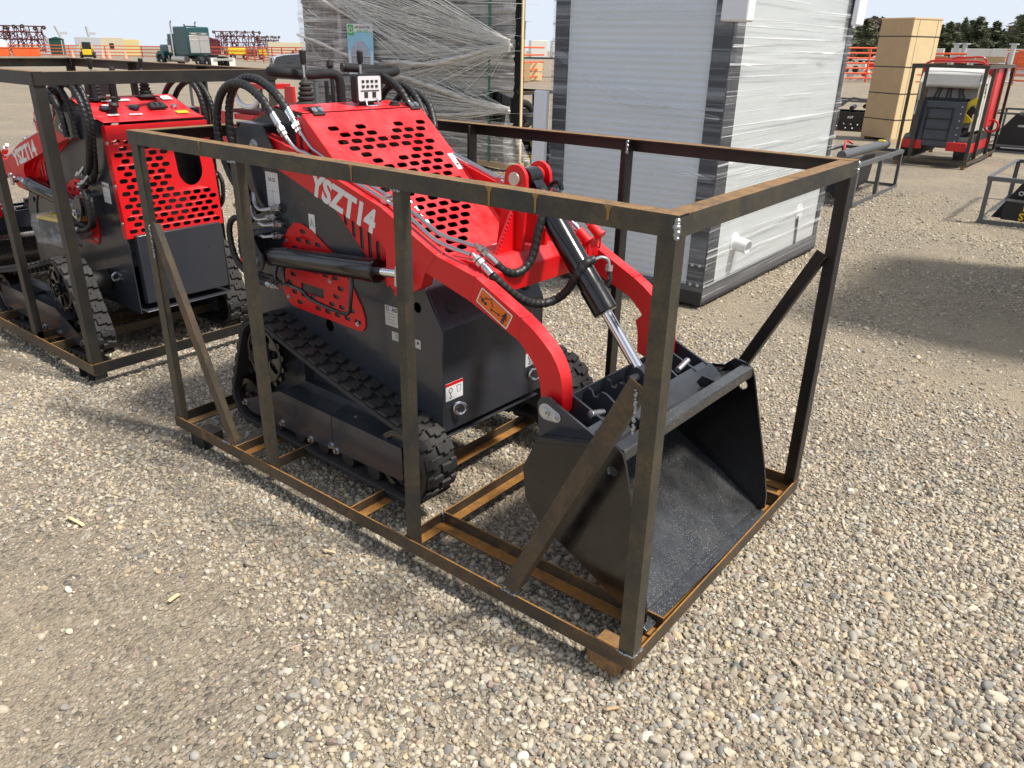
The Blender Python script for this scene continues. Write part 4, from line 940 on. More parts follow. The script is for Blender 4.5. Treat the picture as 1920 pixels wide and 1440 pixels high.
# ---------------------------------------------------------------- stretch film
def filmmat(name, dens=.45, sc=(3, 3, 60), col=(.80, .82, .84), rot=(0, 0, 0), seed=0, lo=.42, hi=.62, det=5, wide=.55, base=.10):
    m, nt, bs, L = newmat(name)
    co = N(nt, 'ShaderNodeTexCoord').outputs['Object']
    mp = N(nt, 'ShaderNodeMapping'); L(co, mp.inputs[0]); mp.inputs['Scale'].default_value = sc; mp.inputs['Rotation'].default_value = rot; mp.inputs['Location'].default_value = (seed, seed*.7, 0)
    n1 = noise(nt, L, mp.outputs[0], 1.0, det, .6, .25)
    mp2 = N(nt, 'ShaderNodeMapping'); L(co, mp2.inputs[0]); mp2.inputs['Scale'].default_value = (sc[0]*.5, sc[1]*.5, sc[2]*.22); mp2.inputs['Rotation'].default_value = (rot[0]+.10, rot[1]+.12, rot[2]); 
    n2 = noise(nt, L, mp2.outputs[0], 1.0, 6, .65, .5)
    a = maprange(nt, L, n1, lo, hi); b = maprange(nt, L, n2, .45, .70)
    mx_ = N(nt, 'ShaderNodeMath', operation='MAXIMUM'); L(a, mx_.inputs[0]); L(mth(nt, L, 'MULTIPLY', b, wide), mx_.inputs[1])
    al = maprange(nt, L, mx_.outputs[0], 0, 1, base, dens)
    bs.inputs['Base Color'].default_value = rgba(col); bs.inputs['Roughness'].default_value = .28
    L(al, bs.inputs['Alpha'])
    bump(nt, L, bs, mx_.outputs[0], .7, .01)
    return m
FILM = filmmat('clear_film', .35, (8, 8, 14))
MT['film_a'] = filmmat('stretch_film', .62, (.45, .45, 40), (.95, .96, .98), (0.03, .03, 0), lo=.53, hi=.66, det=3, wide=.22, base=.05)
MT['film_f'] = filmmat('stretch_film_front', .42, (.35, .35, 34), (.80, .85, .90), (0.02, .05, 0), 4, lo=.52, hi=.70, det=4, wide=.9, base=.06)
MT['film_b'] = filmmat('stretch_film_crumpled', .80, (.8, .8, 34), (.90, .88, .82), (.0, .20, 0), 3, .48, .64, det=7, wide=.75, base=.20)
MT['film_c'] = filmmat('stretch_film_crossed', .80, (.7, .7, 42), (.92, .90, .85), (.0, -.50, 0), 7, .50, .66, det=6, wide=.65, base=.14)
MT['fold'] = filmmat('film_fold', .92, (4, 4, 60), (.80, .77, .70), (0, .1, 0), 2, .25, .6)
MT['strand'] = pmat('film_strand', (.80, .79, .74), .4, var=.1)
MT['foamw'] = pmat('white_packing_foam', (.80, .82, .85), .6, var=.05, bmp=.5, bs_=60)
m, nt, bs, L = newmat('ribbed_panel'); co = N(nt, 'ShaderNodeTexCoord').outputs['Object']
wv = N(nt, 'ShaderNodeTexWave', wave_type='BANDS', bands_direction='Z'); wv.inputs['Scale'].default_value = 7; wv.inputs['Distortion'].default_value = .0; L(co, wv.inputs[0])
L(mixc(nt, L, noise(nt, L, co, 3, 3), (.66, .71, .75), (.74, .78, .81)), bs.inputs['Base Color']); bs.inputs['Roughness'].default_value = .45; bump(nt, L, bs, wv.outputs['Fac'], .5, .006); MT['panel'] = m
MT['anth'] = pmat('anthracite_profile', (.028, .031, .038), .42, .2, var=.15)
wb = wrapped_box('yellow and black box in clear plastic on the near track of the left loader', (-1.62, .345, .56), .15)

# ---------------------------------------------------------------- wrapped cabin panels (white sides, anthracite frame)
X0, X1, Y0, Y1, ZB, ZT = -.40, .952, 3.43, 5.80, -.045, 2.75
cb_ = thing('packaged_cabin', 'tall packaged cabin with white panels and dark frame, wrapped in stretch film, behind the crate', 'cabin', (0, 0, 0))
SPM = pmat('side_panel_white', (.56, .59, .58), .4, var=.05)
def cpart(nm, a, b, m, **k): return MB().bb(a, b).build(nm, m, cb_, **k)
for (x0, x1, y0, y1) in ((X0, X0+.115, Y0, Y0+.10), (X1-.125, X1, Y0, Y0+.075), (X0, X0+.1, Y1-.08, Y1), (X1-.09, X1, Y1-.085, Y1)): cpart('corner_post', (x0, y0, ZB+.13), (x1, y1, ZT), 'anth', bevel=.003)
for a, b in (((X0, Y0-.004, ZB), (X1+.003, Y0+.09, ZB+.13)), ((X0, Y1-.09, ZB), (X1+.003, Y1+.003, ZB+.13)), ((X1-.087, Y0+.0905, ZB), (X1+.0035, Y1-.0905, ZB+.13)), ((X0, Y0+.0905, ZB), (X0+.09, Y1-.0905, ZB+.13))): cpart('base_rail', a, b, 'anth', bevel=.003)
cpart('front_panel', (X0+.116, Y0+.02, ZB+.132), (X1-.127, Y0+.07, ZT), 'panel')
cpart('panel_edge', (X0+.118, Y0+.012, ZB+.133), (X0+.130, Y0+.019, ZT), 'white')
cpart('corner_flashing', (X1-.06, Y0+.0765, ZB+.132), (X1-.001, Y0+.20, ZT), 'anth', bevel=.002)
cpart('side_panel', (X1-.05, Y0+.202, ZB+.132), (X1-.012, Y1-.087, ZT), SPM)
cpart('panel_trim', (X1-.011, Y0+.206, ZB+.16), (X1-.006, Y0+.216, ZT), 'white')
cpart('roof', (X0+.01, Y0+.01, ZT), (X1-.01, Y1-.01, ZT+.08), 'anth')
cpart('back_panel', (X0+.03, Y1-.07, ZB+.13), (X1-.03, Y1-.03, ZT), 'white'); cpart('left_panel', (X0+.03, Y0+.11, ZB+.13), (X0+.06, Y1-.09, ZT), 'white')
for y, z, rr in ((3.93, .325, .052), (5.25, .36, .05)):
    MB().cyl((X1-.012, y, z), (X1-.004, y, z), rr+.022, 28).build('pipe_flange', 'white', cb_)
MB().lathe((X1-.004, 3.93, .325), (1, -.1, -.15), [(0, .052), (.11, .052), (.111, .046), (.03, .044), (.029, .01)], 28).build('drain_pipe', 'white', cb_)
MB().plate([(-.02, 0), (.02, 0), (.045, -.28), (.012, -.28)], (), .004, basis((X1-.003, 5.22, .33), (0, 1, 0), (0, 0, 1), (1, 0, 0))).build('hanging_strap', 'blackm', cb_)
mm = MB()
for z in (.10, .24):
    for x in (X1-.09, X1-.035): mm.ball((x, Y0-.002, z), .012, 6, (1, .5, 1))
    for y in (Y0+.03,): mm.ball((X1+.002, y, z), .010, 6, (.5, 1, 1))
mm.build('rivet', 'zinc', cb_)
def sheet(fn, nu, nv):
    m = MB(); m.add([fn(i/nu, j/nv) for j in range(nv+1) for i in range(nu+1)], [(j*(nu+1)+i, j*(nu+1)+i+1, (j+1)*(nu+1)+i+1, (j+1)*(nu+1)+i) for j in range(nv) for i in range(nu)]); return m
def film_wall(p, q, z0, z1, off, amp, nu, nv, nm, mat, par, seed=0, curve=None):
    p = V(p); q = V(q); d = (q-p).normalized(); n_ = V((d.y, -d.x, 0))
    def fn(u, v):
        z = z0+(z1-z0)*v; w = amp*(mnoise.noise(V((u*4+seed, z*16, seed)))*.6+mnoise.noise(V((u*13+seed, z*5-u*6, seed+3)))*.5)
        r = p.lerp(q, u) + n_*(off+w); return (r.x, r.y, z)
    return sheet(fn, nu, nv).build(nm, mat, par, split=False, ang=180)
film_wall((X0-.006, Y0, 0), (X1+.006, Y0, 0), ZB+.10, ZT, .012, .005, 60, 110, 'stretch_film', 'film_f', cb_, 1)
film_wall((X1, Y0-.010, 0), (X1, Y1+.010, 0), ZB+.03, ZT, .014, .009, 90, 120, 'stretch_film', 'film_a', cb_, 5)
film_wall((X0-.012, Y1+.012, 0), (X0-.012, Y0, 0), ZB+.10, ZT, .010, .010, 20, 50, 'stretch_film', 'film_a', cb_, 9)
# swags of bunched film across the front and round the corner
def swag(p, q, sag, wd, nm, mat, par, n=40, tw=.5, seed=0):
    p, q = V(p), V(q); m = MB(); vs = []; k = 8
    for i in range(n+1):
        t = i/n; c = p.lerp(q, t)+V((0, 0, -sag*math.sin(PI*t)))
        for j in range(k+1):
            s = (j/k-.5)*wd*(.25+.9*abs(math.sin(PI*t*.9+.3))); r = .010*math.sin(j*2.1+seed+t*3)
            vs.append(c+V((.0, -.012+r, s)) if abs(p.y-q.y) < .3 else c+V((.012+r, 0, s)))
    m.add(vs, [(i*(k+1)+j, i*(k+1)+j+1, (i+1)*(k+1)+j+1, (i+1)*(k+1)+j) for i in range(n) for j in range(k)])
    return m.build(nm, mat, par, split=False, ang=180)
swag((X0-.01, Y0-.03, 1.62), (X1+.0, Y0-.03, 1.22), .10, .10, 'film_fold', 'film_f', cb_, seed=1)
swag((X0+.5, Y0-.034, 1.12), (X1+.0, Y0-.034, .83), .04, .10, 'film_fold', 'film_f', cb_, seed=4)
swag((X1+.03, Y0, 1.60), (X1+.03, Y1, 1.72), .06, .16, 'film_fold', 'film_a', cb_, seed=2)
shade_cabin = dup(cb_, (3.66, .78, 0), 0, 'unseen cabin copy added just outside the right picture edge to shade the gravel there')  # copy added out of view to cast the soft shade on the gravel
# foam corner guards
def foam(label, c, d, rz=0):
    m = MB(); nu, nv = 5, 16
    r = MB().box((0, 0, 0), d).build('foam_guard', 'foamw', None, bevel=.012); r.location = c; r.rotation_euler = (0, .02, rz); tag(r, label, 'packing foam', 'foam guards on the packaged cabin'); return r
foam('white foam guard on the left corner of the packaged cabin', (X0-.075, Y0-.045, .88), (.115, .05, .90))
foam('white foam guard round the middle corner at the top of the packaged cabin', (X1+.035, Y0-.02, 2.10), (.17, .12, .62))
foam('thin foam piece at the right corner of the packaged cabin, near the top', (X1+.05, Y1-.05, 2.08), (.04, .22, .50))

# ---------------------------------------------------------------- wrapped pallet of black iron gates
gp = thing('gate_pallet', 'tall pallet of black iron gates wrapped in crumpled stretch film, behind the loader', 'pallet of gates', (0, 0, 0))
GX0, GX1, GY, GZ = -8.72, -3.98, 7.50, 2.75
m = MB()
for i in range(2): m.bb((GX0, GY+.03+.13*i, -.03), (GX1, GY+.12+.13*i, .05))
m.build('pallet_beam', 'ply', gp)
random.seed(5)
MT['ironblk'] = pmat('black_iron', (.012, .012, .013), .4, 0, .2, var=.3)
MT['ironbr'] = pmat('brown_gate_board', (.10, .062, .045), .6, var=.35, vs=9)
x = GX0+.05; k = 0
while x < GX1-.06:
    left = x < GX0+1.12; w = random.choice((.05, .06, .07)) if left else random.choice((.05, .06, .10, .12))
    y = GY+random.uniform(.0, .09)+(0.10 if left else 0)
    MB().bb((x, y, .06), (x+w, y+.05, GZ-.06*random.random())).build('picket', 'ironbr' if (left and k % 3 != 0) else 'ironblk', gp); k += 1
    x += w+(random.choice((.03, .05)) if left else random.choice((.08, .10, .13)))
MB().bb((GX0+.03, GY+.20, .06), (GX1-.03, GY+.24, GZ-.1)).build('gate_stack', pmat('gate_stack_dark', (.035, .034, .034), .6, var=.5, vs=8), gp)
for z in (.35, 1.0, 1.62, 2.2): MB().bb((GX0+.04, GY+.105, z), (GX1-.04, GY+.135, z+.05)).build('gate_rail', 'ironblk', gp)
MB().bb((GX1-.03, GY+.16, .06), (GX1-.012, GY+.20, GZ)).build('edge_board', 'pine_litply', gp)
MT['strap'] = pmat('green_strap', (.02, .16, .09), .4, var=.1)
for x in (-6.98+.02, -4.42): MB().bb((x, GY-.055, .05), (x+.03, GY-.048, GZ)).build('green_strap', 'strap', gp)
def film_wave(x0, x1, z0, z1, y, amp, mat, seed, nu=90, nv=70, edge=.0):
    def fn(u, v):
        zz = z0+(z1-z0)*v+edge*(.5-v)*abs(mnoise.noise(V((u*5, seed, 0)))); xx = x0+(x1-x0)*u
        a = mnoise.noise(V((xx*1.1+seed, zz*9+xx*1.6, seed)))*.6+mnoise.noise(V((xx*3+seed, zz*22-xx*2.4, seed*2)))*.35+mnoise.noise(V((xx*9, zz*9, seed)))*.25
        return (xx, y-amp*abs(a)*1.1, zz)
    return sheet(fn, nu, nv).build('film_sheet', mat, gp, split=False, ang=180)
film_wave(GX0-.02, GX0+1.15, .05, GZ, GY+.08, .05, 'film_b', 1, 40, 90)
film_wave(GX0+1.1, GX1+.02, 1.55, GZ, GY-.02, .06, 'film_c', 4, 110, 60)
film_wave(GX0+1.0, GX1+.02, .95, 1.66, GY-.03, .10, 'film_b', 8, 110, 60, .3)
film_wave(GX0+1.0, GX1-.45, .5, 1.1, GY-.03, .09, 'film_c', 11, 100, 50, .25)
film_wave(GX0+1.0, GX1+.02, .05, .62, GY-.02, .07, 'film_b', 15, 110, 50)
def rope(pts, r, seed):      # bunched, twisted film
    P = smooth_path(pts, .03); m = MB(); 
    m.tube(P, r, 12, rf=lambda t: .55+.7*abs(math.sin(t*9+seed))*.6+.35*math.sin(t*PI)); 
    for i, v in enumerate(m.v):
        k = i % 12; d = .25*r*math.sin(k*2.6+i*.02+seed); m.v[i] = (v[0], v[1]-abs(d), v[2]+d)
    return m.build('film_fold', 'fold', gp, split=False, ang=180)
Yf = GY-.10
rope([(-7.9, Yf, 2.25), (-7.2, Yf, 1.98), (-6.3, Yf, 1.70), (-5.6, Yf-.02, 1.50), (-5.2, Yf, 1.44)], .020, 1)
rope([(-6.5, Yf, 1.36), (-5.6, Yf-.03, 1.35), (-5.0, Yf-.03, 1.42), (-4.4, Yf, 1.56), (-3.99, Yf+.03, 1.62)], .034, 3)
rope([(-8.7, GY, 1.72), (-8.0, Yf, 1.60), (-7.3, Yf, 1.42), (-6.6, Yf, 1.34)], .020, 5)
rope([(-6.2, Yf, 1.18), (-5.3, Yf-.03, 1.02), (-4.6, Yf, .86), (-3.98, Yf, .78)], .028, 7)
rope([(-6.0, Yf, .62), (-5.2, Yf, .66), (-4.4, Yf, .74), (-3.98, Yf, .78)], .022, 8)
sheet(lambda u, v: (-4.05+.50*u*(1-.35*v), Yf-.02-.03*math.sin(u*9+v*4), .05+(.74-.42*u)*v), 14, 14).build('film_tail', 'film_b', gp, split=False, ang=180)
random.seed(9)
mm = MB()
def strand(a, b, sag, r):
    y = Yf-.012-.035*random.random()
    mm.tube([(a[0], y+.03, a[1]), (a[0]*.5+b[0]*.5, y, a[1]*.5+b[1]*.5-sag), (b[0], y+.03, b[1])], r, 4)
R_r = random.random
for i in range(480):
    g_ = i % 6; r = .0010+.0028*R_r()**3
    if g_ == 0: strand((-3.99-.03*R_r(), 1.60+.10*R_r()), (-7.6+1.2*R_r(), 2.0+.95*R_r()), .05*R_r(), r)
    elif g_ == 1: strand((-3.99, 1.54+.12*R_r()), (-7.3+3.0*R_r(), 1.0+.55*R_r()), .03*R_r(), r)
    elif g_ == 2: strand((-3.99, .74+.1*R_r()), (-7.2+2.6*R_r(), .55+.75*R_r()), .02, r)
    elif g_ == 3: strand((-7.62+.1*R_r(), 2.2+.2*R_r()), (-6.2+2.1*R_r(), 1.2+.6*R_r()), .08*R_r(), r)
    elif g_ == 4: x_ = -7.5+2.8*R_r(); z_ = .1+2.6*R_r(); l_ = .3+1.1*R_r(); strand((x_, z_), (x_+l_, z_-l_*random.choice((.35, .12, -.2))*R_r()), .02*R_r(), r*.8)
    else: x_ = -8.7+.9*R_r(); z_ = .2+2.5*R_r(); strand((x_, z_), (x_+.3, z_-.25*R_r()), .0, r*.7)
mm.build('film_strands', 'strand', gp, split=False)
# poster on the gate pallet
po = thing('product_poster', 'small blue and green poster of a house behind iron gates, on the gate pallet', 'poster', (0, 0, 0))
PM = basis((-6.98, GY-.125, 1.50), (1, 0, 0), (0, 0, 1))
MB().boxm(PM, .60, .78, .004).build('poster_sheet', pmat('poster_sky', (.30, .62, .80), .35, var=.25, vs=3), po)
Tm = lambda x, y, o=.003: PM @ Matrix.Translation((x, y, o))
MB().boxm(Tm(0, -.345), .596, .08, .002).boxm(Tm(0, .33, .0025), .596, .11, .001).build('poster_band', 'white', po)
MB().plate(rrect(-.065, -.075, .065, .075, .01), (), .002, Tm(-.21, .30, .005)).build('logo_patch', pmat('poster_green', (.06, .45, .06), .4), po)
MB().plate([(-.045, -.04), (.045, -.04), (.045, .01), (0, .05), (-.045, .01)], [[(-.03, -.028), (.03, -.028), (.03, .006), (0, .034), (-.03, .006)]], .001, Tm(-.21, .30, .007)).build('logo', 'white', po)
MB().text('14FT BI-PARTING', .052, Tm(.065, .335, .0045), .0005, .001, sx=.92).build('lettering', 'ink', po)
MB().text('IRON GATE', .050, Tm(.07, .28, .0045), .0005, .001).build('lettering', pmat('poster_green2', (.1, .55, .1), .4), po)
MB().boxm(Tm(-.03, -.05, .004), .38, .18, .001).plate([(-.22, .02), (.16, .02), (.02, .12), (-.12, .12)], (), .001, Tm(.02, .02, .0045)).plate([(-.14, -.0), (.14, -.0), (0, .12)], (), .001, Tm(.07, .02, .0060)).build('poster_house', pmat('poster_house', (.42, .47, .55), .5, var=.4, vs=20), po)
mm = MB()
for i in range(14): mm.boxm(Tm(-.20+.031*i, -.18, .0065), .006, .22-.05*abs(i-6.5)/6.5, .001)
mm.boxm(Tm(0, -.09, .0065), .42, .008, .001).boxm(Tm(0, -.28, .0065), .42, .008, .001).build('poster_gate', 'ink', po)
MB().boxm(Tm(-.26, -.15, .0055), .04, .30, .002).boxm(Tm(.26, -.15, .0055), .04, .30, .002).build('poster_pillar', 'white', po)
MB().boxm(Tm(0, -.15, .0045), .5, .16, .001).build('poster_drive', pmat('poster_grey', (.55, .60, .62), .5), po)
# ---------------------------------------------------------------- right middle ground
def gframe_crate(label, x0, x1, y0, y1, h, mat='gframe', posts=(), z0=-.06, group=None, feet=0, name='steel_crate', w=.05):
    r = thing(name, label, 'crate', ((x0+x1)/2, (y0+y1)/2, z0), 0, group); a = (x1-x0)/2; b = (y1-y0)/2
    X_, Y_, Z_ = V((1, 0, 0)), V((0, 1, 0)), V((0, 0, 1))
    for z, dz in ((h+feet, -1), (feet, 1)):
        for s in (-1, 1):
            MB().angle((-a, s*b, z), (a, s*b, z), -Y_*s, Z_*dz, w, .006).build('rail', mat, r)
            MB().angle((s*a, -b+.007, z-.001*dz), (s*a, b-.007, z-.001*dz), -X_*s, Z_*dz, w, .006).build('rail', mat, r)
    for sx in (-1, 1):
        for sy in (-1, 1): MB().angle((sx*(a-.007), sy*(b-.007), feet+.01), (sx*(a-.007), sy*(b-.007), h+feet-.01), -X_*sx, -Y_*sy, w, .006).build('corner_post', mat, r)
    for (ax, t) in posts:
        for s in (-1, 1):
            p = (t*a, s*(b-.007)) if ax == 'x' else (s*(a-.007), t*b)
            d = (X_, -Y_*s) if ax == 'x' else (Y_, -X_*s)
            MB().angle((p[0], p[1], feet+.01), (p[0], p[1], h+feet-.01), d[0], d[1], w, .006).build('side_post', mat, r)
    if feet:
        for sx in (-1, 1):
            for sy in (-1, 1): MB().bb((sx*(a-.05)-.03, sy*(b-.05)-.03, 0), (sx*(a-.05)+.03, sy*(b-.05)+.03, feet-.001)).build('foot', 'foot', r)
    return r
# caged red and cream stand-on loader
cg = gframe_crate('tall brown steel cage around the red and cream loader, at the right', -.16, .93, 12.80, 15.35, 1.47, 'steel', (('x', -.62), ('y', -.45), ('y', .35)), feet=.09, z0=-.08, group='welded steel crates')
ld = thing('stand_on_loader', 'cream and red stand-on loader in the tall steel cage, a black plate at its front', 'track loader', (.38, 13.9, .06), 0)
def lp(nm, m, mat, **k): return m.build(nm, mat, ld, **k)
for s in (-1, 1):
    m = MB().plate(rrect(-.95, .0, .85, .34, .15), (), .16, near(0) @ Matrix.Identity(4)); 
    m.v = [(y_+s*.36, x_, z_) for x_, y_, z_ in m.v]; lp('track', m, 'rubber')
    m = MB().bb((s*.445-.005, -.7, .10), (s*.445+.005, .6, .24)); lp('track_guard', m, 'red2', bevel=.01)
lp('chassis', MB().bb((-.27, -.75, .2), (.27, .8, .42)), 'blackm', bevel=.02)
lp('front_plate', MB().boxm(basis((-.02, -.90, .52), (1, 0, 0), (0, .12, 1)), .66, .66, .03), 'grey', bevel=.004)
m = MB()
for i in range(4): m.bb((-.19, -.955, .28+.155*i), (.15, -.935, .295+.155*i))
for x in (-.19, .14): m.bb((x, -.955, .28), (x+.012, -.935, .76))
lp('step_ladder', m, 'blackm', split=False)
mm = MB()
for i in range(6):
    for x in (-.30, .26): mm.cyl((x, -.925+.02*(i/5), .28+.1*i), (x, -.945+.02*(i/5), .28+.1*i), .011, 8)
lp('bolt', mm, 'zinc')
for x in (-.30, .30): lp('bumper', MB().bb((x-.13, -.98, .14), (x+.13, -.90, .27)), 'red2', bevel=.01)
lp('rear_hood', MB().bb((-.40, .1, .42), (.46, .95, 1.34)), 'red2', bevel=.03)
lp('side_shell', MB().plate([(-.75, .42), (.5, .42), (.75, .62), (.3, 1.0), (-.1, 1.18), (-.62, 1.26), (-.74, 1.1), (-.66, .8)], (), .05, basis((.40, 0, 0), (0, 1, 0), (0, 0, 1), (1, 0, 0))), 'whitep', bevel=.01)
lp('side_shell', MB().plate([(-.75, .62), (.3, 1.0), (-.1, 1.18), (-.62, 1.26), (-.74, 1.1), (-.66, .8)], (), .05, basis((-.38, 0, 0), (0, 1, 0), (0, 0, 1), (1, 0, 0))), 'whitep', bevel=.01)
lp('boom_cover', MB().plate([(-.68, 1.06), (-.60, 1.02), (-.20, 1.12), (-.15, 1.30), (-.50, 1.31), (-.66, 1.24)], (), .72, basis((0, 0, 0), (0, 1, 0), (0, 0, 1), (1, 0, 0))), 'whitep', bevel=.02)
lp('hand_rail', MB().tube(smooth_path([(-.40, -.62, .98), (-.40, -.62, 1.30), (-.34, -.60, 1.40), (0, -.58, 1.41), (.34, -.60, 1.40), (.40, -.62, 1.30), (.40, -.62, .98)], .04), .018, 8), 'red2')
lp('hand_rail', MB().tube(smooth_path([(-.2, .2, 1.1), (-.2, .1, 1.42), (.0, .08, 1.46), (.25, .1, 1.44), (.25, .2, 1.1)], .04), .014, 8), 'red2')
for x in (-.12, .14): lp('bracket', MB().cyl((x, -.40, 1.30), (x, -.40, 1.42), .035, 10, .05), 'zinc')
for i, x in enumerate((-.17, -.13, -.03, .01, .12, .16)): lp('hydraulic_hose', MB().tube(smooth_path([(x, -.55, 1.06), (x+.01, -.66, .98), (x-.03+.02*i, -.68, .82), (x*.8, -.60, .66)], .03), .016, 8), 'hose')
lp('manifold', MB().bb((-.22, -.56, 1.01), (.24, -.46, 1.08)), 'red2', bevel=.005)
lp('inner_wall', MB().bb((-.34, -.42, .45), (.36, -.40, 1.1)), 'whitep')
lp('engine_block', MB().bb((-.30, -.70, .62), (.26, -.45, .88)), 'blackm', bevel=.01)
lp('fan_guard', MB().plate([(-.10, -.16), (.12, -.12), (.06, -.05), (.0, .0), (.04, .10), (.16, .16), (.10, .24), (-.06, .12)], (), .03, basis((.29, -.75, .68), (1, 0, 0), (0, 0, 1))), 'yellow', bevel=.005)
lp('fan', MB().cyl((.33, -.66, .66), (.33, -.69, .66), .12, 18), 'blackm')
lp('lettering', MB().text('AGT', .12, basis((.428, -.44, 1.0), (0, .35, -1), (0, 1, .35), (1, 0, 0)), .001, .002), 'ink')
lp('pipe_loop', MB().torus((.50, .35, .45), (0, 1, 0), .09, .016, 18), 'red2')
ld.scale = (1.10, 1.05, 1.04)
# tall plywood crate
pc = thing('plywood_crate', 'tall plywood crate standing on end, strapped, between cabin and caged loader', 'crate', (-1.27, 16.83, -.06), math.radians(-27))
MB().bb((-.39, -.39, .06), (.374, -.375, 2.30)).build('plywood_side', 'ply', pc); MB().bb((.375, -.39, .06), (.39, .39, 2.30)).build('plywood_side', 'pine_litply', pc)  # one plywood, sunlight painted in: paler wood on the sunlit side
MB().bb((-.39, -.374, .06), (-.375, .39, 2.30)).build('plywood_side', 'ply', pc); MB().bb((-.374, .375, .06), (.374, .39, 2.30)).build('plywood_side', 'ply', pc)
MB().bb((-.40, -.40, 2.301), (.40, .40, 2.325)).build('lid', 'pine_litply', pc); MB().bb((-.39, -.38, 0), (-.30, .38, .059)).build('skid', 'ply', pc); MB().bb((.30, -.38, 0), (.39, .38, .059)).build('skid', 'ply', pc)
for y in (-.24, .27): MB().bb((.3905, y, .07), (.3915, y+.008, 2.29)).build('board_joint', 'ink', pc)
for z in (.42, .92, 1.42, 1.98): MB().bb((-.393, -.3935, z), (.394, -.3905, z+.018)).bb((.3915, -.3935, z), (.3945, .392, z+.018)).build('steel_strap', 'blackm', pc)
for z in (1.15, 1.28): MB().bb((.3905, -.02, z), (.3912, .16, z+.02)).build('stencil_mark', 'red2', pc)
# brush cutters and other attachments
def attachment(name, label, cat, loc, rz, kind, sc=1, group=None):
    r = thing(name, label, cat, loc, rz, group)
    if kind == 'cutter':      # flat black deck, side plates with the maker's name
        MB().plate([(-.75, 0), (.75, 0), (.75, .16), (.45, .42), (-.35, .42), (-.75, .2)], (), .02, near(-.42)).build('side_plate', 'black', r)
        MB().plate([(-.75, 0), (.75, 0), (.75, .16), (.45, .42), (-.35, .42), (-.75, .2)], (), .02, near(.42)).build('side_plate', 'black', r)
        MB().bb((-.74, -.41, .05), (.74, .41, .18)).build('deck', 'black', r, bevel=.02)
        for i in range(4): MB().cyl((-.45+.28*i, -.40, .50+.05*(i % 2)), (-.45+.28*i, .40, .50+.05*(i % 2)), .05, 10).build('roller', 'blackm', r)
        MB().beam((-.5, -.4, .3), (.1, -.4, .72), .05, .05).beam((.1, -.4, .72), (.5, -.4, .66), .05, .05).build('guard_bar', 'gframe', r)
        MB().text('AGT', .065, near(-.432) @ Matrix.Translation((.12, .30, 0)), .001, .003).build('lettering', 'white', r)
        mm = MB()
        for x, z in ((.0, .15), (.15, .15), (.3, .14), (.05, .06), (.2, .06), (-.15, .1)): mm.ball((x, -.435, z), .018, 5)
        mm.build('bolt', 'zinc', r)
    if kind == 'mower':       # A-frame hitch over a box deck with a warning
        MB().plate([(-.42, 0), (.30, 0), (.30, .08), (.02, .40), (-.12, .44), (-.20, .40)], (), .02, near(-.30)).build('hitch_plate', 'blackm', r, bevel=.003)
        MB().plate([(-.42, 0), (.30, 0), (.30, .08), (.02, .40), (-.12, .44), (-.20, .40)], (), .02, near(.30)).build('hitch_plate', 'blackm', r, bevel=.003)
        MB().beam((-.10, -.3, .40), (.9, -.1, .46), .09, .09).build('hitch_beam', 'gframe', r, bevel=.005)
        MB().bb((-.30, -.52, .02), (.9, -.31, .22)).build('deck', 'blackm', r, bevel=.006)
        MB().text('AGT', .065, near(-.312) @ Matrix.Translation((-.08, .28, 0)), .001, .0016).torus((-.19, -.312, .28), (0, 1, 0), .020, .006, 14).build('lettering', 'white', r)
        MB().text('DANGER', .105, near(-.5225) @ Matrix.Translation((-.12, .163, 0)), .001, .003, 'LEFT').text('STAY AWAY', .105, near(-.5225) @ Matrix.Translation((-.14, .066, 0)), .001, .003, 'LEFT').build('lettering', 'yellow', r)
        MB().boxm(near(-.313) @ Matrix.Translation((.03, .36, 0)) @ Matrix.Rotation(-.8, 4, 'Z'), .09, .03, .002).boxm(near(-.313) @ Matrix.Translation((.06, .30, 0)) @ Matrix.Rotation(-.8, 4, 'Z'), .07, .03, .002).build('warning_label', 'yellow', r)
    if kind == 'auger':       # long cylinder along the top, black bodies below
        MB().cyl((-.02, -.85, .52), (0, .92, .52), .055, 20).cyl((0, .92, .52), (0, .97, .52), .065, 20).build('cylinder_barrel', 'gframe', r)
        MB().bb((-.04, .70, .565), (.04, .80, .582)).build('warning_label', 'yellow', r)
        MB().plate([(-.7, .0), (.6, .05), (.75, .40), (.30, .42), (-.2, .30), (-.7, .34)], (), .03, basis((-.06, 0, 0), (0, 1, 0), (0, 0, 1), (1, 0, 0))).plate([(-.5, -.02), (.2, -.02), (.4, .2), (-.4, .2)], (), .28, basis((-.18, 0, .04), (0, 1, 0), (0, 0, 1), (1, 0, 0))).build('arm_body', 'blackm', r, bevel=.004)
        MB().cyl((.02, -.30, .16), (.05, -.30, .16), .11, 18).build('pivot_disc', 'gframe', r)
        MB().tube(smooth_path([(-.1, -.5, .55), (-.14, -.35, .64), (-.1, -.2, .60)], .03), .012, 8).build('hook', 'red2', r)
    if kind == 'hitch':       # black roller head on a plate
        MB().plate([(-.42, 0), (.5, 0), (.32, .35), (.12, .62), (-.18, .66), (-.36, .40)], (), .03, near(-.2)).plate([(-.42, 0), (.5, 0), (.32, .35), (.12, .62), (-.18, .66), (-.36, .40)], (), .03, near(.2)).build('side_plate', 'blackm', r)
        MB().beam((-.1, 0, .62), (.55, .1, .74), .34, .16).build('motor_box', 'gframe', r, bevel=.02)
        MB().cyl((.60, -.17, .75), (.60, .2, .75), .10, 16).build('motor', 'blackm', r)
        MB().text('HXR-25', .05, near(-.217) @ Matrix.Translation((-.02, .46, 0)), .001, .002).build('lettering', 'white', r)
        MB().bb((-.3, -.23, .05), (.3, -.218, .10)).build('base_label', 'white', r)
    return r
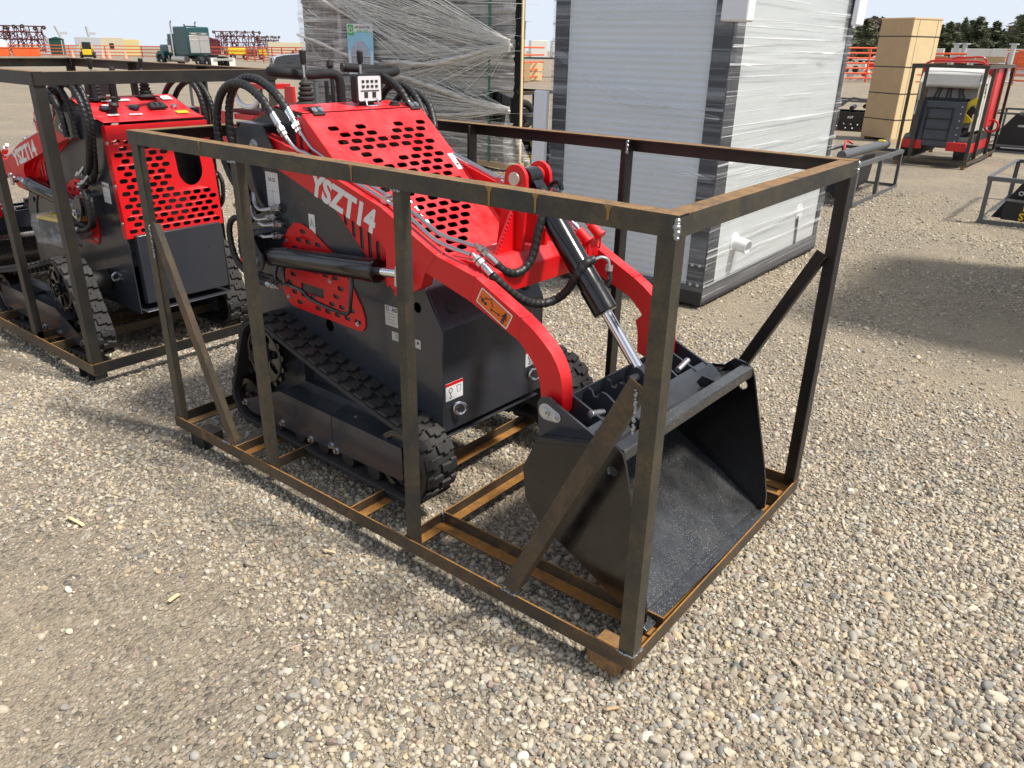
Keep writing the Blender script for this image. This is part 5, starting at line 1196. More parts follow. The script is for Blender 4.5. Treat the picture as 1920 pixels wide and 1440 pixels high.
c3 = gframe_crate('low grey frame crate with a long cylinder on top, right of the cabin', -.25, .56, 8.25, 10.24, .50, 'gframe', (('y', .0),), group='low grey frame crates', w=.045)
attachment('auger_drive', 'black attachment with a long grey cylinder, in the low crate right of the cabin', 'attachment', (.32, 9.22, -.02), 0, 'auger')
c4 = gframe_crate('low grey frame crate cut by the right edge of the picture', 1.87, 3.2, 8.30, 10.3, .50, 'gframe', (), group='low grey frame crates', w=.045)
attachment('flail_mower', 'black mower attachment with yellow DANGER STAY AWAY lettering, at the right edge', 'attachment', (2.38, 8.88, -.02), 0, 'mower')
attachment('brush_cutter', 'flat black brush cutter behind the cabin, left of the plywood crate', 'attachment', (-2.75, 18.7, -.07), .2, 'cutter')
gframe_crate('grey frame crate behind the brush cutter', -4.0, -2.0, 20.5, 21.6, .55, 'gframe', (), group='low grey frame crates', w=.045)
attachment('hydraulic_hitch', 'black hitch attachment with a grey motor box, right of the caged loader', 'attachment', (1.15, 16.6, -.05), .1, 'hitch')
gframe_crate('grey frame crate behind the caged loader, at the right edge', .1, 2.2, 19.6, 21.6, .52, 'gframe', (('x', .1),), group='low grey frame crates', w=.045)
gframe_crate('thin grey frame under the black hitch attachment', .62, 2.0, 16.1, 17.2, .14, 'gframe', (), w=.04)
# things glimpsed between gate pallet and cabin
attachment('flail_mower', 'black mower with yellow lettering seen between the gate pallet and the cabin', 'attachment', (-4.12, 8.36, -.045), 0, 'mower')
c5 = gframe_crate('brown frame crate between the gate pallet and the cabin', -5.75, -4.98, 8.9, 9.9, 1.0, 'steel', (('x', -.2),), group='welded steel crates', w=.05)
tw = thing('wheel', 'black wheel lying against the crate between gate pallet and cabin', 'wheel', (-4.80, 8.75, .62)); MB().torus((0, 0, 0), (1, -.4, 0), .17, .06, 24, 10).build('tyre', 'tyre', tw); MB().cyl((-.04, .02, 0), (.06, -.03, 0), .10, 16).build('rim', 'blackm', tw); MB().cyl((.05, -.02, 0), (.30, -.02, .02), .03, 10).build('axle', 'zinc', tw)
# red implement in a grey frame, seen between the two loaders
c6 = gframe_crate('grey frame crate with a red implement, seen between the two loaders', -11.2, -6.3, 5.9, 7.2, 1.22, 'gframe', (('x', -.35), ('x', .45)), group='low grey frame crates')
ri = thing('red_implement', 'red sheet-metal implement in the grey frame crate between the loaders', 'implement', (-8.2, 6.1, -.02), 0)
MB().plate([(-.95, .10), (.05, .12), (.10, .62), (-.95, .66)], [rrect(-.62, .20, -.48, .38, .01), rrect(-.34, .20, -.20, .38, .01), rrect(-.08, .22, -.0, .36, .01)], .012, near(-.45)).build('side_sheet', 'red2', ri)
MB().bb((-.97, -.44, .06), (.1, .25, .11)).bb((-.4, -.444, .12), (-.36, -.30, .64)).build('floor_sheet', 'red2', ri); MB().bb((.12, -.40, .52), (.62, .1, .60)).bb((.58, -.42, .3), (.64, .12, .60)).build('shelf', 'red2', ri, bevel=.006)
MB().plate([(1.35, .1), (1.62, .1), (1.60, 1.05), (1.42, 1.05)], (), .05, near(-.35)).build('mast', 'red2', ri, bevel=.006)
MB().bb((-.1, -.35, .98), (.9, .12, 1.05)).build('top_sheet', 'red2', ri, bevel=.004); MB().bb((-.05, -.30, .60), (.95, .1, .66)).bb((.5, -.3, .12), (1.3, .1, .5)).build('gearbox', 'maroon', ri, bevel=.01)
mm = MB()
for i in range(5): mm.cyl((.7+.13*i, -.36, .42), (.7+.13*i, -.30, .42), .045, 10)
mm.build('coupling', 'zinc', ri)
MB().tube(smooth_path([(.0, -.3, .97), (.2, -.32, .75), (.5, -.3, .72), (.7, -.3, .9)], .05), .04, 8).build('plastic_bag', 'foamw', ri)
# parts seen past the left edge: another loader behind crate 2
loader3 = dup(loader2, (-4.95, .85, -.05), PI*1.02, 'red and dark grey mini track loader further back, behind the left crate', skip=())
# ---------------------------------------------------------------- far yard
def wheel(p, r, wd, ax=(0, 1, 0), par=None, rim='alu'):
    p = V(p); ax = V(ax).normalized()
    o = MB().lathe(p-ax*wd/2, ax, [(0, r*.62), (.02, r*.95), (wd*.2, r), (wd*.8, r), (wd-.02, r*.95), (wd, r*.62)], 24).build('wheel', 'tyre', par)
    MB().lathe(p-ax*(wd/2+.01), ax, [(0, r*.2), (.03, r*.3), (.06, r*.60), (wd-.04, r*.60), (wd-.01, r*.3), (wd+.02, r*.2)], 16).build('rim', rim, o); return o
def truck(loc, rz):
    t = thing('semi_truck', 'teal semi truck tractor with sleeper cab, parked on the far left yard', 'truck', loc, rz)
    b = lambda nm, a, c, m, **k: MB().bb(a, c).build(nm, m, t, **k)
    sl = b('sleeper', (1.9, -1.2, 1.1), (4.15, 1.2, 3.72), 'green', bevel=.12)
    MB().bb((1.84, -1.02, 1.35), (1.89, 1.02, 2.95)).bb((1.80, -.03, 1.35), (1.835, .03, 2.95)).bb((1.80, -1.0, 2.5), (1.835, 1.0, 2.54)).build('rear_panel', 'alu', sl, bevel=.01)
    MB().bb((1.85, -.95, 3.02), (1.89, .95, 3.18)).build('light_bar', 'alu', sl)
    mm = MB()
    for y in (-.9, -.8, .8, .9, -.2, -.1, 0, .1, .2): mm.cyl((1.84, y, 3.1), (1.80, y, 3.1), .04, 8)
    mm.build('marker_light', 'ink', sl)
    cb = b('cab', (4.15, -1.05, 1.2), (5.45, 1.05, 3.05), 'green', bevel=.10)
    MB().bb((4.5, -1.06, 2.1), (5.15, 1.06, 2.75)).bb((5.3, -.9, 2.15), (5.46, .9, 2.8)).build('window', 'glass', cb)
    b('hood', (5.45, -.75, 1.0), (7.5, .75, 2.05), 'green', bevel=.15); b('grille', (7.5, -.55, 1.0), (7.56, .55, 1.95), 'alu'); b('bumper', (7.5, -1.2, .4), (7.75, 1.2, .8), 'alu', bevel=.05)
    for s in (-1, 1):
        MB().plate([(6.1, .75), (6.2, 1.2), (6.55, 1.45), (7.1, 1.45), (7.5, 1.15), (7.6, .75), (7.42, .75), (7.2, 1.1), (6.6, 1.15), (6.35, .75)], (), .42, near(s*.98)).build('fender', 'green', t, bevel=.03)
        MB().tube(smooth_path([(4.25, s*1.28, .9), (4.25, s*1.28, 3.7), (4.2, s*1.28, 4.05), (4.08, s*1.28, 4.2)], .15), .085, 12).build('exhaust_stack', 'chrome', t)
        MB().cyl((2.6, s*1.05, .78), (4.7, s*1.05, .78), .32, 20).build('fuel_tank', 'alu', t)
        MB().cyl((4.9, s*1.15, 1.35), (4.9, s*1.15, 2.0), .2, 14).build('air_cleaner', 'chrome', t)
        MB().bb((5.1, s*1.25-.03, 1.9), (5.15, s*1.25+.03, 2.6)).bb((5.1, s*1.15-.2, 2.2), (5.13, s*1.15+.02, 2.23)).build('mirror', 'alu', t)
        b('frame_rail', (-1.5, s*.4-.05, .8), (6.5, s*.4+.05, 1.05), 'blackm')
        wheel((6.85, s*.98, .52), .52, .3, par=t)
        for x in (-.65, .7): wheel((x, s*.88, .52), .52, .55, par=t)
        b('mud_flap', (-1.5, s*.95-.32, .25), (-1.46, s*.95+.32, 1.0), 'whitep')
    MB().bb((-1.2, -.5, 1.05), (1.4, .5, 1.12)).cyl((0, 0, 1.12), (0, 0, 1.25), .5, 16).build('fifth_wheel', 'blackm', t)
    for x in (-.65, .7): MB().cyl((x, -.7, .52), (x, .7, .52), .12, 10).build('axle', 'blackm', t)
    b('rear_light_bar', (-1.56, -1.0, .75), (-1.5, 1.0, .95), 'alu')
    mm = MB().tube([(3.2, .5, 3.72), (3.2, .5, 3.95)], .06, 8).bb((2.8, -.5, 3.70), (3.4, .3, 3.80)); mm.build('roof_vent', 'blackm', t); return t
truck((-60.2, 38.0, gzf(-61, 37)-.06), math.radians(-178)).scale = (.9, .9, .85)
def suv(loc, rz):
    t = thing('pickup_truck', 'dark grey pickup truck half hidden behind the wrapped gate pallet', 'pickup', loc, rz)
    body = [(-2.8, .45), (-2.8, 1.15), (-.9, 1.2), (.3, 1.25), (1.0, 1.22), (2.2, 1.12), (2.65, 1.0), (2.78, .75), (2.75, .42)]
    b = MB().plate(body, (), 1.9, near(0)).build('body', pmat('dark_grey_car_paint', (.05, .06, .075), .25, .4, .8, var=.05), t, bevel=.08)
    MB().plate([(-1.0, 1.18), (-.8, 1.82), (.35, 1.85), (1.05, 1.24)], (), 1.65, near(0)).build('cab', 'glass', t, bevel=.06); MB().plate([(-.8, 1.78), (-.75, 1.88), (.25, 1.90), (.40, 1.82)], (), 1.6, near(0)).build('roof', 'gframe', t, bevel=.03)
    for s in (-1, 1):
        MB().bb((2.45, s*.72-.22, .82), (2.74, s*.72+.22, .98)).build('headlight', 'lens', t, bevel=.03)
        for x in (-1.75, 1.8): wheel((x, s*.86, .4), .4, .26, par=t)
    MB().bb((2.68, -.5, .6), (2.80, .5, .98)).build('grille', 'chrome', t, bevel=.02); MB().bb((2.7, -.95, .38), (2.85, .95, .58)).build('bumper', 'gframe', t, bevel=.04); return t
suv((-38.9, 31.9, gzf(-39, 31)+.05), math.radians(-118))
def pipe_fence(label, pts, h, n=5, mat='fence', r=.045, group='orange pipe fences', step=3.2, z0=.25):
    a = V((pts[0][0], pts[0][1], 0)); t = thing('pipe_fence', label, 'fence', (a.x, a.y, gzf(a.x, a.y)), 0, group); base = gzf(a.x, a.y)
    for p, q in zip(pts[:-1], pts[1:]):
        p = V((p[0], p[1], 0)); q = V((q[0], q[1], 0)); k = max(1, int((q-p).length/step))
        for i in range(k):
            c = p.lerp(q, i/k); d = p.lerp(q, (i+1)/k); zc = gzf(c.x, c.y)-base; zd = gzf(d.x, d.y)-base; c -= a; d -= a
            if (c.xy+a.xy).length < 130 or i % 1 == 0:
                MB().cyl((c.x, c.y, zc), (c.x, c.y, zc+h), r*1.3, 8).build('post', mat, t)
        zc = gzf(p.x, p.y)-base; zd = gzf(q.x, q.y)-base; pa = p-a; qa = q-a
        for j in range(n):
            z = z0+(h-z0)*j/(n-1); MB().tube([(pa.x, pa.y, zc+z), (qa.x, qa.y, zd+z)], r, 8).build('rail', mat, t)
    return t
pipe_fence('long orange pipe fence across the far left yard', [(-150, 45), (-137.5, 50.4), (-116, 61.4), (-90, 62)], 1.55, 4, r=.06, step=5)
pipe_fence('orange pipe fence in front of the yellow machines, right of the truck', [(-88, 60), (-74, 55), (-60, 52)], 1.6, 6, r=.055)
pipe_fence('orange pipe fence seen between gate pallet and cabin', [(-23.6, 30.6), (-25.4, 37.2)], 1.75, 5)
pipe_fence('dense orange corral panels left of the plywood crate', [(-14.2, 49.5), (-9.6, 55.2)], 1.95, 7, r=.05)
pipe_fence('pale orange pipe fence right of the caged loader', [(-4.8, 58.), (3.5, 57.)], 1.9, 6, r=.05)
pipe_fence('orange pipe gate behind the caged loader', [(-13.0, 60.), (-8.2, 61.)], 1.7, 6, r=.07)
def boxthing(name, label, cat, c, d, rz, m, roof=None, parts=(), group=None, bevel=.02):
    t = thing(name, label, cat, (c[0], c[1], gzf(c[0], c[1])-.02), rz, group)
    MB().bb((-d[0]/2, -d[1]/2, 0), (d[0]/2, d[1]/2, d[2])).build('body', m, t, bevel=bevel)
    if roof: MB().plate([(-d[0]/2-.15, 0), (d[0]/2+.15, 0), (0, roof)], (), d[1]+.2, near(0) @ Matrix.Translation((0, d[2]+.001, 0))).build('roof', m, t)
    for nm, a, b_, mm_ in parts: MB().bb(a, b_).build(nm, mm_, t)
    return t
MT['ywood'] = pmat('yellow_container_paint', (.72, .60, .28), .6, var=.08); MT['beige'] = pmat('beige_paint', (.62, .55, .38), .6, var=.08); MT['palegrey'] = pmat('pale_grey_steel', (.55, .57, .58), .5, .2, var=.1)
MT['dgreen'] = pmat('dark_green_plastic', (.01, .07, .05), .45, var=.1); MT['plorange'] = pmat('orange_plastic', (.80, .14, .03), .5, var=.08); MT['cream'] = pmat('cream_tank', (.70, .68, .62), .4, var=.06)
R6 = math.radians(60)
pt = boxthing('portable_toilet', 'dark green portable toilet by the orange fence, far left', 'toilet', (-143.8, 61.7), (2.0, 2.0, 2.5), R6, 'dgreen', .35, [('door', (-.35, -1.03, .2), (.75, -1.0, 2.3), 'dgreen'), ('door_trim', (.78, -1.03, .1), (.88, -1.0, 2.4), 'whitep')])
boxthing('storage_box', 'pale yellow box with a door, the left half of a pair beyond the orange fence', 'storage box', (-145.7, 71.9), (3.6, 2.6, 2.9), R6, 'beige', None, [('door', (-.4, -1.33, 1.0), (.3, -1.305, 2.0), 'blackm')], 'yellow storage boxes')
boxthing('storage_box', 'bright yellow box, the right half of a pair beyond the orange fence', 'storage box', (-149.5, 76.4), (4.2, 2.6, 2.7), R6, 'ywood', None, (), 'yellow storage boxes')
boxthing('shed', 'whitish shed behind the small skid steer, far left', 'shed', (-146.4, 68.1), (3.9, 3., 2.9), R6, 'palegrey')
boxthing('shed', 'pale shed behind the dark green toilet', 'shed', (-150, 63.5), (2.6, 3., 2.7), R6, 'palegrey')
boxthing('grain_wagon', 'maroon wagon with a pitched cover, right of the semi truck', 'wagon', (-171., 106.), (5.6, 3.4, 2.9), R6, 'maroon', .9)
boxthing('container', 'beige container beyond the orange fence, left of the wrapped gate pallet', 'container', (-141., 106.), (8.5, 3, 2.6), R6, 'beige')
for i, (x, y, w) in enumerate(((-130.8, 48.2, 1.9), (-130.0, 50.6, 2.2), (-129.5, 52.2, 1.2))):
    boxthing('plastic_bin', ['orange plastic bin at the left picture edge', 'wide orange plastic bin, middle of three in the far left yard', 'narrow orange plastic bin, right of the wide one'][i], 'bin', (x, y), (w, 1.4, 1.15), R6, 'plorange', None, [('rim', (-w/2-.05, -.75, 1.16), (w/2+.05, .75, 1.24), 'plorange')], 'orange plastic bins', .08)
tk = thing('tank', 'white horizontal tank at the left picture edge, beyond the bins', 'tank', (-137.3, 49.0, gzf(-137, 49)), R6); MB().lathe((-2.5, 0, 1.2), (1, 0, 0), [(0, .5), (.25, 1.0), (.5, 1.1), (4.5, 1.1), (4.75, 1.0), (5, .5)], 24).build('vessel', 'cream', tk); MB().bb((-1.6, -.6, 0), (-1.3, .6, .5)).build('saddle', 'palegrey', tk); MB().bb((1.3, -.6, 0), (1.6, .6, .5)).build('saddle', 'palegrey', tk)
def cultivator(label, loc, w, h, rz, seed, n=130):
    t = thing('cultivator', label, 'cultivator', (loc[0], loc[1], gzf(loc[0], loc[1])), rz, 'folded cultivators'); rs = random.Random(seed)
    m = MB(); 
    for z in (.8, h*.55, h*.8, h): m.cyl((-w/2, rs.uniform(-1, 1), z), (w/2, rs.uniform(-1, 1), z), .09, 6)
    for i in range(9): x = -w/2+w*i/8; m.cyl((x, -1, .4), (x+rs.uniform(-.3, .3), .8, h), .08, 6)
    m.build('frame', 'maroon', t, split=False)
    m = MB()
    for i in range(n): x = rs.uniform(-w/2, w/2); z = rs.uniform(h*.35, h); m.tube([(x, rs.uniform(-1, 1), z), (x+rs.uniform(-.3, .3), rs.uniform(-1, 1), z-rs.uniform(.3, .7)), (x+rs.uniform(-.6, .6), rs.uniform(-1, 1), z-rs.uniform(.6, 1.1))], .06, 5)
    m.build('tines', 'maroon', t, split=False)
    for i in range(7): wheel((-w/2*1.05+w*1.05*i/6+rs.uniform(-.3, .3), -1.1, h+rs.uniform(-.35, .1)), .30, .2, (.2, 1, 0), t, 'ywood')
    for x in (-w*.3, w*.3): wheel((x, -.8, .45), .45, .3, (0, 1, 0), t)
    return t
cultivator('folded maroon cultivator at the far left, above the orange bins', (-143., 55.4), 7.6, 4.3, R6, 1)
cultivator('large folded cultivator beyond the fence, right of the maroon wagon', (-152.6, 101.8), 8.6, 4.5, R6, 2, 150)
cultivator('small folded cultivator just left of the wrapped gate pallet', (-176., 126.), 5.0, 4.0, R6, 3, 80)
for i, (x, y) in enumerate(((-216.8, 94.3), (-214.5, 100.2))):
    t = thing('chimney_pole', ['slanted grey auger pipe rising behind the green toilet', 'upright grey pipe rising behind the whitish shed'][i], 'pipe', (x, y, gzf(x, y)), R6); MB().tube([(0, 0, 0), (0, 0, 3.6), (-.8 if i == 0 else -.2, 0, 5.9)], .33, 10, rf=lambda q: .5+.7*q).build('pipe', 'palegrey', t); MB().bb((-.2, -.2, 4.0), (1.6, .2, 4.6)).build('bracket', 'palegrey', t)
sk = thing('skid_steer', 'small yellow and black skid steer parked in front of the whitish shed', 'skid steer', (-113., 52.2, gzf(-113, 52)), math.radians(150))
MB().bb((-1.1, -.55, .4), (1.0, .55, 1.1)).build('body', 'yellow', sk, bevel=.06); MB().bb((-.7, -.5, 1.1), (.5, .5, 2.0)).build('cab', 'blackm', sk, bevel=.04)
for s in (-1, 1):
    MB().plate([(-1.1, 1.5), (-.6, 1.6), (1.5, .7), (1.6, .3), (1.45, .3), (1.2, .7), (-1.1, 1.2)], (), .12, near(s*.72)).build('lift_arm', 'yellow', sk)
    for x in (-.6, .6): wheel((x, s*.78, .4), .4, .28, par=sk)
MB().bb((1.5, -.8, .1), (1.9, .8, .5)).build('bucket', 'blackm', sk, bevel=.02)
yl = thing('yellow_machine', 'yellow wheeled machine behind the orange fence, right of the semi truck', 'machine', (-96.8, 64.7, gzf(-97, 65)), R6)
MB().bb((-1.3, -.6, .55), (1.0, .6, 1.5)).build('body', 'yellow', yl, bevel=.08); MB().bb((1.0, -.5, .5), (2.4, .5, 1.25)).build('engine_box', 'blackm', yl, bevel=.05); MB().bb((2.6, -.6, .5), (3.6, .5, 1.4)).build('hopper', 'yellow', yl, bevel=.05)
for x in (-.8, .8, 2.9): wheel((x, -.75, .4), .4, .3, (0, 1, 0), yl)
cn = None
for i, (x, y) in enumerate(((-103.8, 52.7), (-104.7, 51.0), (-109.5, 52.5), (-111., 49.3))):
    lab = ['traffic cone nearest the semi truck', 'traffic cone in front of the yellow boxes', 'traffic cone just right of the small skid steer', 'traffic cone beside the dark green toilet'][i]
    if cn is None:
        cn = thing('traffic_cone', lab, 'cone', (x, y, gzf(x, y)), 0, 'traffic cones'); MB().bb((-.3, -.3, 0), (.3, .3, .06)).build('base', 'plorange', cn); MB().lathe((0, 0, .06), (0, 0, 1), [(0, .24), (.9, .06), (.92, .03)], 14).build('cone', pmat('faded_cone', (.75, .42, .30), .6), cn)
    else: dup(cn, (x, y, gzf(x, y)), 0, lab)
# stones and boards, crates between gate pallet and cabin
bx = thing('cardboard_crate', 'brown crate with a white label beyond the fence between pallet and cabin', 'crate', (-25.3, 34.4, gzf(-25, 34)), math.radians(52)); MB().bb((-.75, -.5, .05), (.75, .5, .95)).build('box', 'ply', bx, bevel=.01); MB().bb((-.3, -.506, .3), (-.05, -.501, .6)).build('label', 'white', bx)
bx = thing('plywood_box', 'pale plywood box beside the brown crate beyond the fence', 'crate', (-25.9, 36.1, gzf(-26, 36)), math.radians(52)); MB().bb((-.6, -.5, .05), (.9, .5, .95)).build('box', 'pine_litply', bx, bevel=.01); MB().bb((-.6, -.505, .5), (.9, -.501, .52)).build('joint', 'ink', bx)
for i in range(3):
    o = MB().bb((-.55, -.3, 0), (.55, .3, 1.0)).build('white_cabinet', 'whitep', bevel=.02); o.location = (-30.+.75*i, 40.5+1.3*i, gzf(-30, 42)+1.2); o.rotation_euler = (0, 0, .9); tag(o, ['left', 'middle', 'right'][i]+' of three white cabinets on a rack beyond the brown crate', 'cabinet', 'white cabinets')
rk = thing('rack', 'low rack carrying white cabinets beyond the brown crate', 'rack', (-29.25, 41.8, gzf(-29, 42)), .9); MB().bb((-2.6, -.4, 1.10), (2.6, .4, 1.19)).build('shelf', 'blackm', rk)
for x in (-2.5, 2.4): MB().bb((x, -.4, 0), (x+.1, .4, 1.09)).build('leg', 'blackm', rk)
for i, (x, y) in enumerate(((-88.5, 117.1),)):
    t = thing('light_pole', 'thin yard light pole with two arms between gate pallet and cabin', 'light pole', (x, y, gzf(x, y))); MB().cyl((0, 0, 0), (0, 0, 6.2), .1, 8).build('pole', 'palegrey', t); MB().bb((-.9, -.9, 6.2), (.9, .9, 6.3)).build('lamp_arms', 'palegrey', t)
# right far yard: white cabinets, crates, flanged pipes, orange machine
for i, (x, y, w, lab) in enumerate(((-17.4, 91.2, 3.2, 'white machine cabinet behind the flanged pipes'), (-13.4, 91.8, 3.6, 'white container left of the longest one, on crates'), (-9.4, 92.2, 4.6, 'long white container at the right, above the plywood crates'))):
    boxthing('white_container', lab, 'container', (x, y), (w, 2.2, 2.25), math.radians(9), 'whitep', None, [('lower_case', (-w/2+.05, -1.14, .3), (w/2-.05, -1.11, 1.0), 'palegrey')], 'white containers')
for i, (x, w) in enumerate(((-14.2, 1.9), (-11.9, 1.6), (-9.9, 2.2))):
    bx = thing('plywood_box', ['left', 'middle', 'right'][i]+' of the three plywood boxes under the white containers', 'crate', (x, 80.4+.2*i, gzf(x, 80)), math.radians(9), 'plywood boxes in front of the white containers'); MB().bb((-w/2, -.6, .2), (w/2, .6, 1.5)).build('box', 'ply', bx, bevel=.01); MB().bb((-w/2, -.61, 1.501), (w/2, .61, 1.55)).build('lid', 'ply', bx)
fp = None
for i, (x, y) in enumerate(((-15.6, 76.2), (-14.0, 76.6), (-12.0, 77.), (-11.4, 77.2), (-7.9, 77.4))):
    lab = ['leftmost flanged grey pipe behind the caged loader', 'second flanged grey pipe from the left', 'left one of the close pair of flanged pipes', 'right one of the close pair of flanged pipes', 'flanged grey pipe in front of the plywood boxes'][i]
    if fp is None:
        fp = thing('flanged_pipe', lab, 'pipe', (x, y, gzf(x, y)), 0, 'upright flanged pipes'); MB().cyl((0, 0, 0), (0, 0, 2.45), .2, 14).build('pipe', 'palegrey', fp); MB().cyl((0, 0, 2.45), (0, 0, 2.55), .36, 16).build('flange', 'palegrey', fp)
    else: dup(fp, (x, y, gzf(x, y)), 0, lab)
om = thing('orange_machine', 'orange machine with a blue panel at the right edge, in front of the trees', 'machine', (-7.6, 83., gzf(-7, 83)), .15)
MB().bb((-1.4, -.8, .7), (1.2, .8, 1.9)).build('body', 'plorange', om, bevel=.1); MB().bb((1.25, -.8, .8), (1.9, .8, 2.0)).build('panel', pmat('dark_blue_panel', (.03, .04, .16), .4), om, bevel=.03); MB().bb((-1.5, -.9, 2.01), (1.9, .9, 2.10)).build('roof', 'plorange', om)
for x in (-.9, 1.0): wheel((x, -.9, .5), .5, .3, (0, 1, 0), om)
def parts_row(label, p, q, n, seed, h=.7):
    p, q = V((*p, 0)), V((*q, 0)); t = thing('parts_rack', label, 'rack of parts', (p.x, p.y, gzf(p.x, p.y)), 0, 'racks of red and white parts'); rs = random.Random(seed)
    m = MB().tube([(0, 0, h), tuple(q-p+V((0, 0, h)))], .05, 6).tube([(0, 0, .12), tuple(q-p+V((0, 0, .12)))], .05, 6); m.build('rack_rail', 'palegrey', t)
    for i in range(n):
        c = (q-p)*((i+.5)/n)
        if i % 2: MB().boxm(Matrix.Translation(c+V((0, rs.uniform(-.2, .2), rs.uniform(.3, h+.25)))) @ rotz(rs.uniform(-.5, .5)), rs.uniform(.2, .45), .3, rs.uniform(.2, .4)).build('boxed_part', rs.choice(['red2', 'maroon', 'whitep', 'palegrey']), t, bevel=.03)
        else: MB().lathe(c+V((0, 0, rs.uniform(.4, h+.2))), (0, -1, 0), [(0, .15), (.05, .22), (.18, .2), (.25, .07), (.4, .06)], 10).build('pump', rs.choice(['maroon', 'red2', 'whitep', 'blackm']), t)
    return t
parts_row('rack of red and white parts behind the dense corral panels', (-14.6, 52.5), (-10.6, 57.5), 18, 1)
parts_row('upper rack of white parts behind the dense corral panels', (-15.4, 55.5), (-11.6, 60.), 16, 4, 1.3)
parts_row('row of maroon pumps right of the caged loader top', (-8.6, 58.), (-4.9, 60.), 18, 2, .9)
parts_row('row of red and white parts behind the pale orange fence', (-4.4, 62.), (3., 63.), 22, 3, 1.1)
parts_row('rack of parts behind the orange fence, right of the truck', (-92., 70.), (-70., 62.), 26, 6, 1.0)
# ---------------------------------------------------------------- trees
MT['leafc'] = pmat('conifer_foliage', (.15, .17, .095), .85, var=.6, vs=.9); MT['leafb'] = pmat('bare_brush_foliage', (.20, .17, .12), .85, var=.5, vs=.8); MT['bark'] = pmat('bark', (.09, .07, .05), .9, var=.3)
def tree_proto(kind, seed):
    rs = random.Random(seed); t = thing('conifer_tree' if kind == 'c' else 'broad_tree', 'x', 'tree', (0, 0, 0))
    h = 8.; tr = MB().tube([(0, 0, 0), (.1, 0, h*.4), (0, .05, h*.93)], .17, 8, rf=lambda q: 1-.85*q)
    for i in range(26):
        z = rs.uniform(.15, .85)*h; a = rs.uniform(0, 2*PI); l_ = (1-z/h)*2.0+.5; tr.tube([(0, 0, z), (math.cos(a)*l_*.6, math.sin(a)*l_*.6, z+.2), (math.cos(a)*l_, math.sin(a)*l_, z+(.0 if kind == 'c' else .9))], .04, 4, rf=lambda q: 1-.7*q)
    tr.build('trunk', 'bark', t, split=False)
    m = MB(); n = 2600
    for i in range(n):
        if kind == 'c':
            z = h*(1-rs.random()**.62*.93); r0 = (1-z/h)**.8*2.1*(.75+.35*math.sin(z*3.1+seed)); r = r0*math.sqrt(rs.uniform(.15, 1))+.05
        else:
            u = rs.random(); z = h*(.22+.75*u); r0 = 2.3*math.sqrt(max(.02, 1-(2*u-1)**2))*(.8+.3*math.sin(seed+z)); r = r0*math.sqrt(rs.random())
        a = rs.uniform(0, 2*PI); r *= (.8+.3*math.sin(a*3+seed+z*1.3)); c = V((r*math.cos(a), r*math.sin(a), z)); s = rs.uniform(.14, .34)
        d1 = V((rs.gauss(0, 1), rs.gauss(0, 1), rs.gauss(0, .6))).normalized()*s*1.4; d2 = V((rs.gauss(0, 1), rs.gauss(0, 1), rs.gauss(0, 1))).normalized()*s*.6
        m.add([c-d1, c+d2, c+d1, c-d2], [(0, 1, 2, 3)])
    m.build('crown', 'leafc' if kind == 'c' else 'leafb', t, smooth=False, split=False); return t
P = [tree_proto('c', 1), tree_proto('c', 5), tree_proto('b', 3), tree_proto('c', 9)]; used = [0]*4
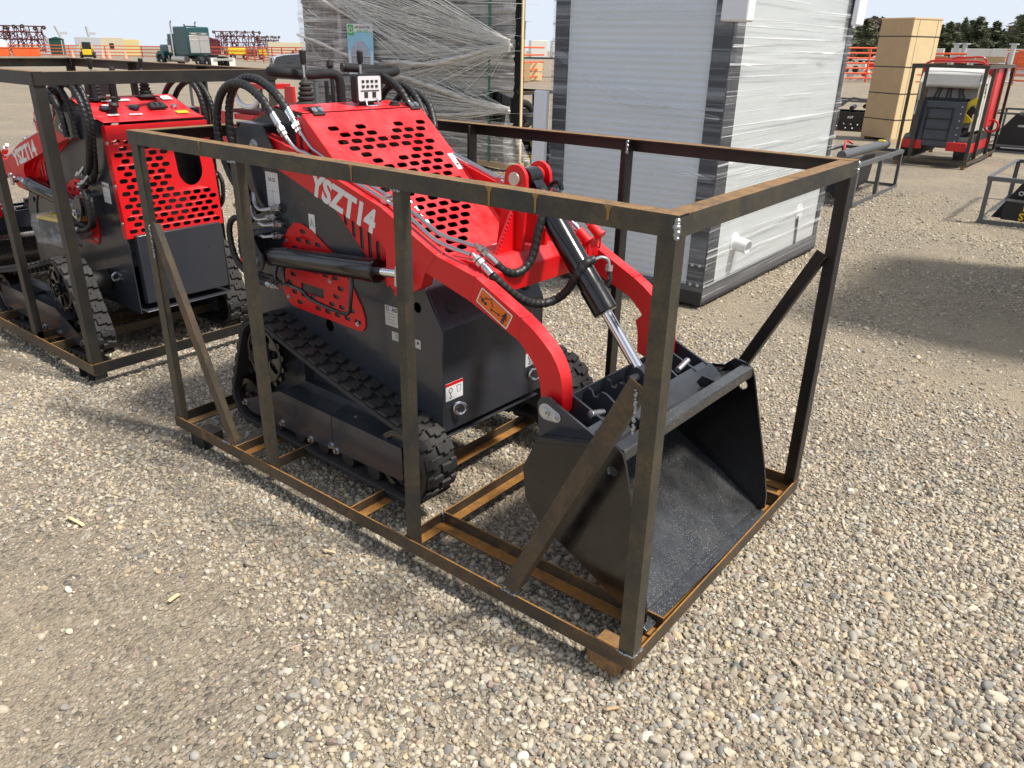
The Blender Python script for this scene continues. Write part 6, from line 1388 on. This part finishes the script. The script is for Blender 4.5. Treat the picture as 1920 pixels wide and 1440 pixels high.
TR = [(-50.51, 174.96, 6.6), (-52.65, 187.11, 8.1), (-49.49, 180.77, 8.4), (-50.85, 190.11, 9.3), (-49.65, 191.35, 9.0), (-42.55, 170.06, 7.5), (-40.85, 168.34, 6.8), (-41.07, 202.18, 7.4), (-35.06, 179.81, 7.1), (-33.68, 179.08, 7.6), (-38.41, 209.19, 8.5), (-33.02, 188.83, 8.6), (-34.35, 203.48, 8.8), (-30.54, 189.53, 8.8), (-30.72, 196.11, 8.2), (-26.64, 176.98, 6.4), (-28.5, 196.3, 8.2), (-28.89, 205.68, 5.5), (-25.87, 192.19, 6.2), (-26.02, 200.99, 7.6), (-24.87, 198.33, 9.4), (-20.68, 174.38, 9.2), (-23.47, 202.02, 11.5), (-21.51, 195.53, 11.7), (-18.8, 184.18, 10.8), (-16.34, 173.59, 9.7), (-18.17, 206.96, 11.8), (-14.01, 191.58, 10.1), (-12.23, 201.6, 10.0)]
for i, (x, y, h) in enumerate(TR+[(a+2.3, b+9, c*.85) for a, b, c in TR[::2]]):
    k = [0, 1, 3, 2, 1, 0, 3][i % 7]
    lab = {0: 'dark conifer in the far tree line at the right', 1: 'slim dark conifer in the far tree line at the right', 3: 'full dark conifer in the far tree line at the right', 2: 'brownish leafless tree in the far tree line at the right'}[k]
    grp = 'brown trees of the far tree line' if k == 2 else ['wide conifers of the far tree line', 'slim conifers of the far tree line', '', 'full conifers of the far tree line'][k]
    s = h/8; sw = 1.45*s*(1.15 if k != 1 else .85)*(1.25 if k == 3 else 1)
    if not used[k]: t = P[k]; t.location = (x, y, gzf(x, y)-.1); t.rotation_euler[2] = i*1.3; t['label'] = lab; t['group'] = grp; used[k] = 1
    else: t = dup(P[k], (x, y, gzf(x, y)-.1), i*1.3, lab, grp)
    t.scale = (sw, sw, s)

for i, (x, y, a, l_, lab) in enumerate(((1.24, -.13, .5, .05, 'pale wood splinter on the gravel outside the near bottom rail'), (1.05, -.62, 1.9, .05, 'short wood chip on the packed dirt at the lower left'), (2.42, -.10, 1.0, .045, 'brown wood chip beside the near front foot of the crate'), (.35, -.62, .2, .09, 'thin straw-like twig on the gravel at the left'))):
    o = MB().boxm(Matrix.Rotation(.06, 4, 'Y'), l_, .009+.004*(i % 2), .005, tx=.8).build('wood_splinter', 'pine_litply' if i != 2 else 'ply', bevel=.001); o.location = (x, y, gzf(x, y)+.016); o.rotation_euler = (0, .05, a); tag(o, lab, 'wood chip')
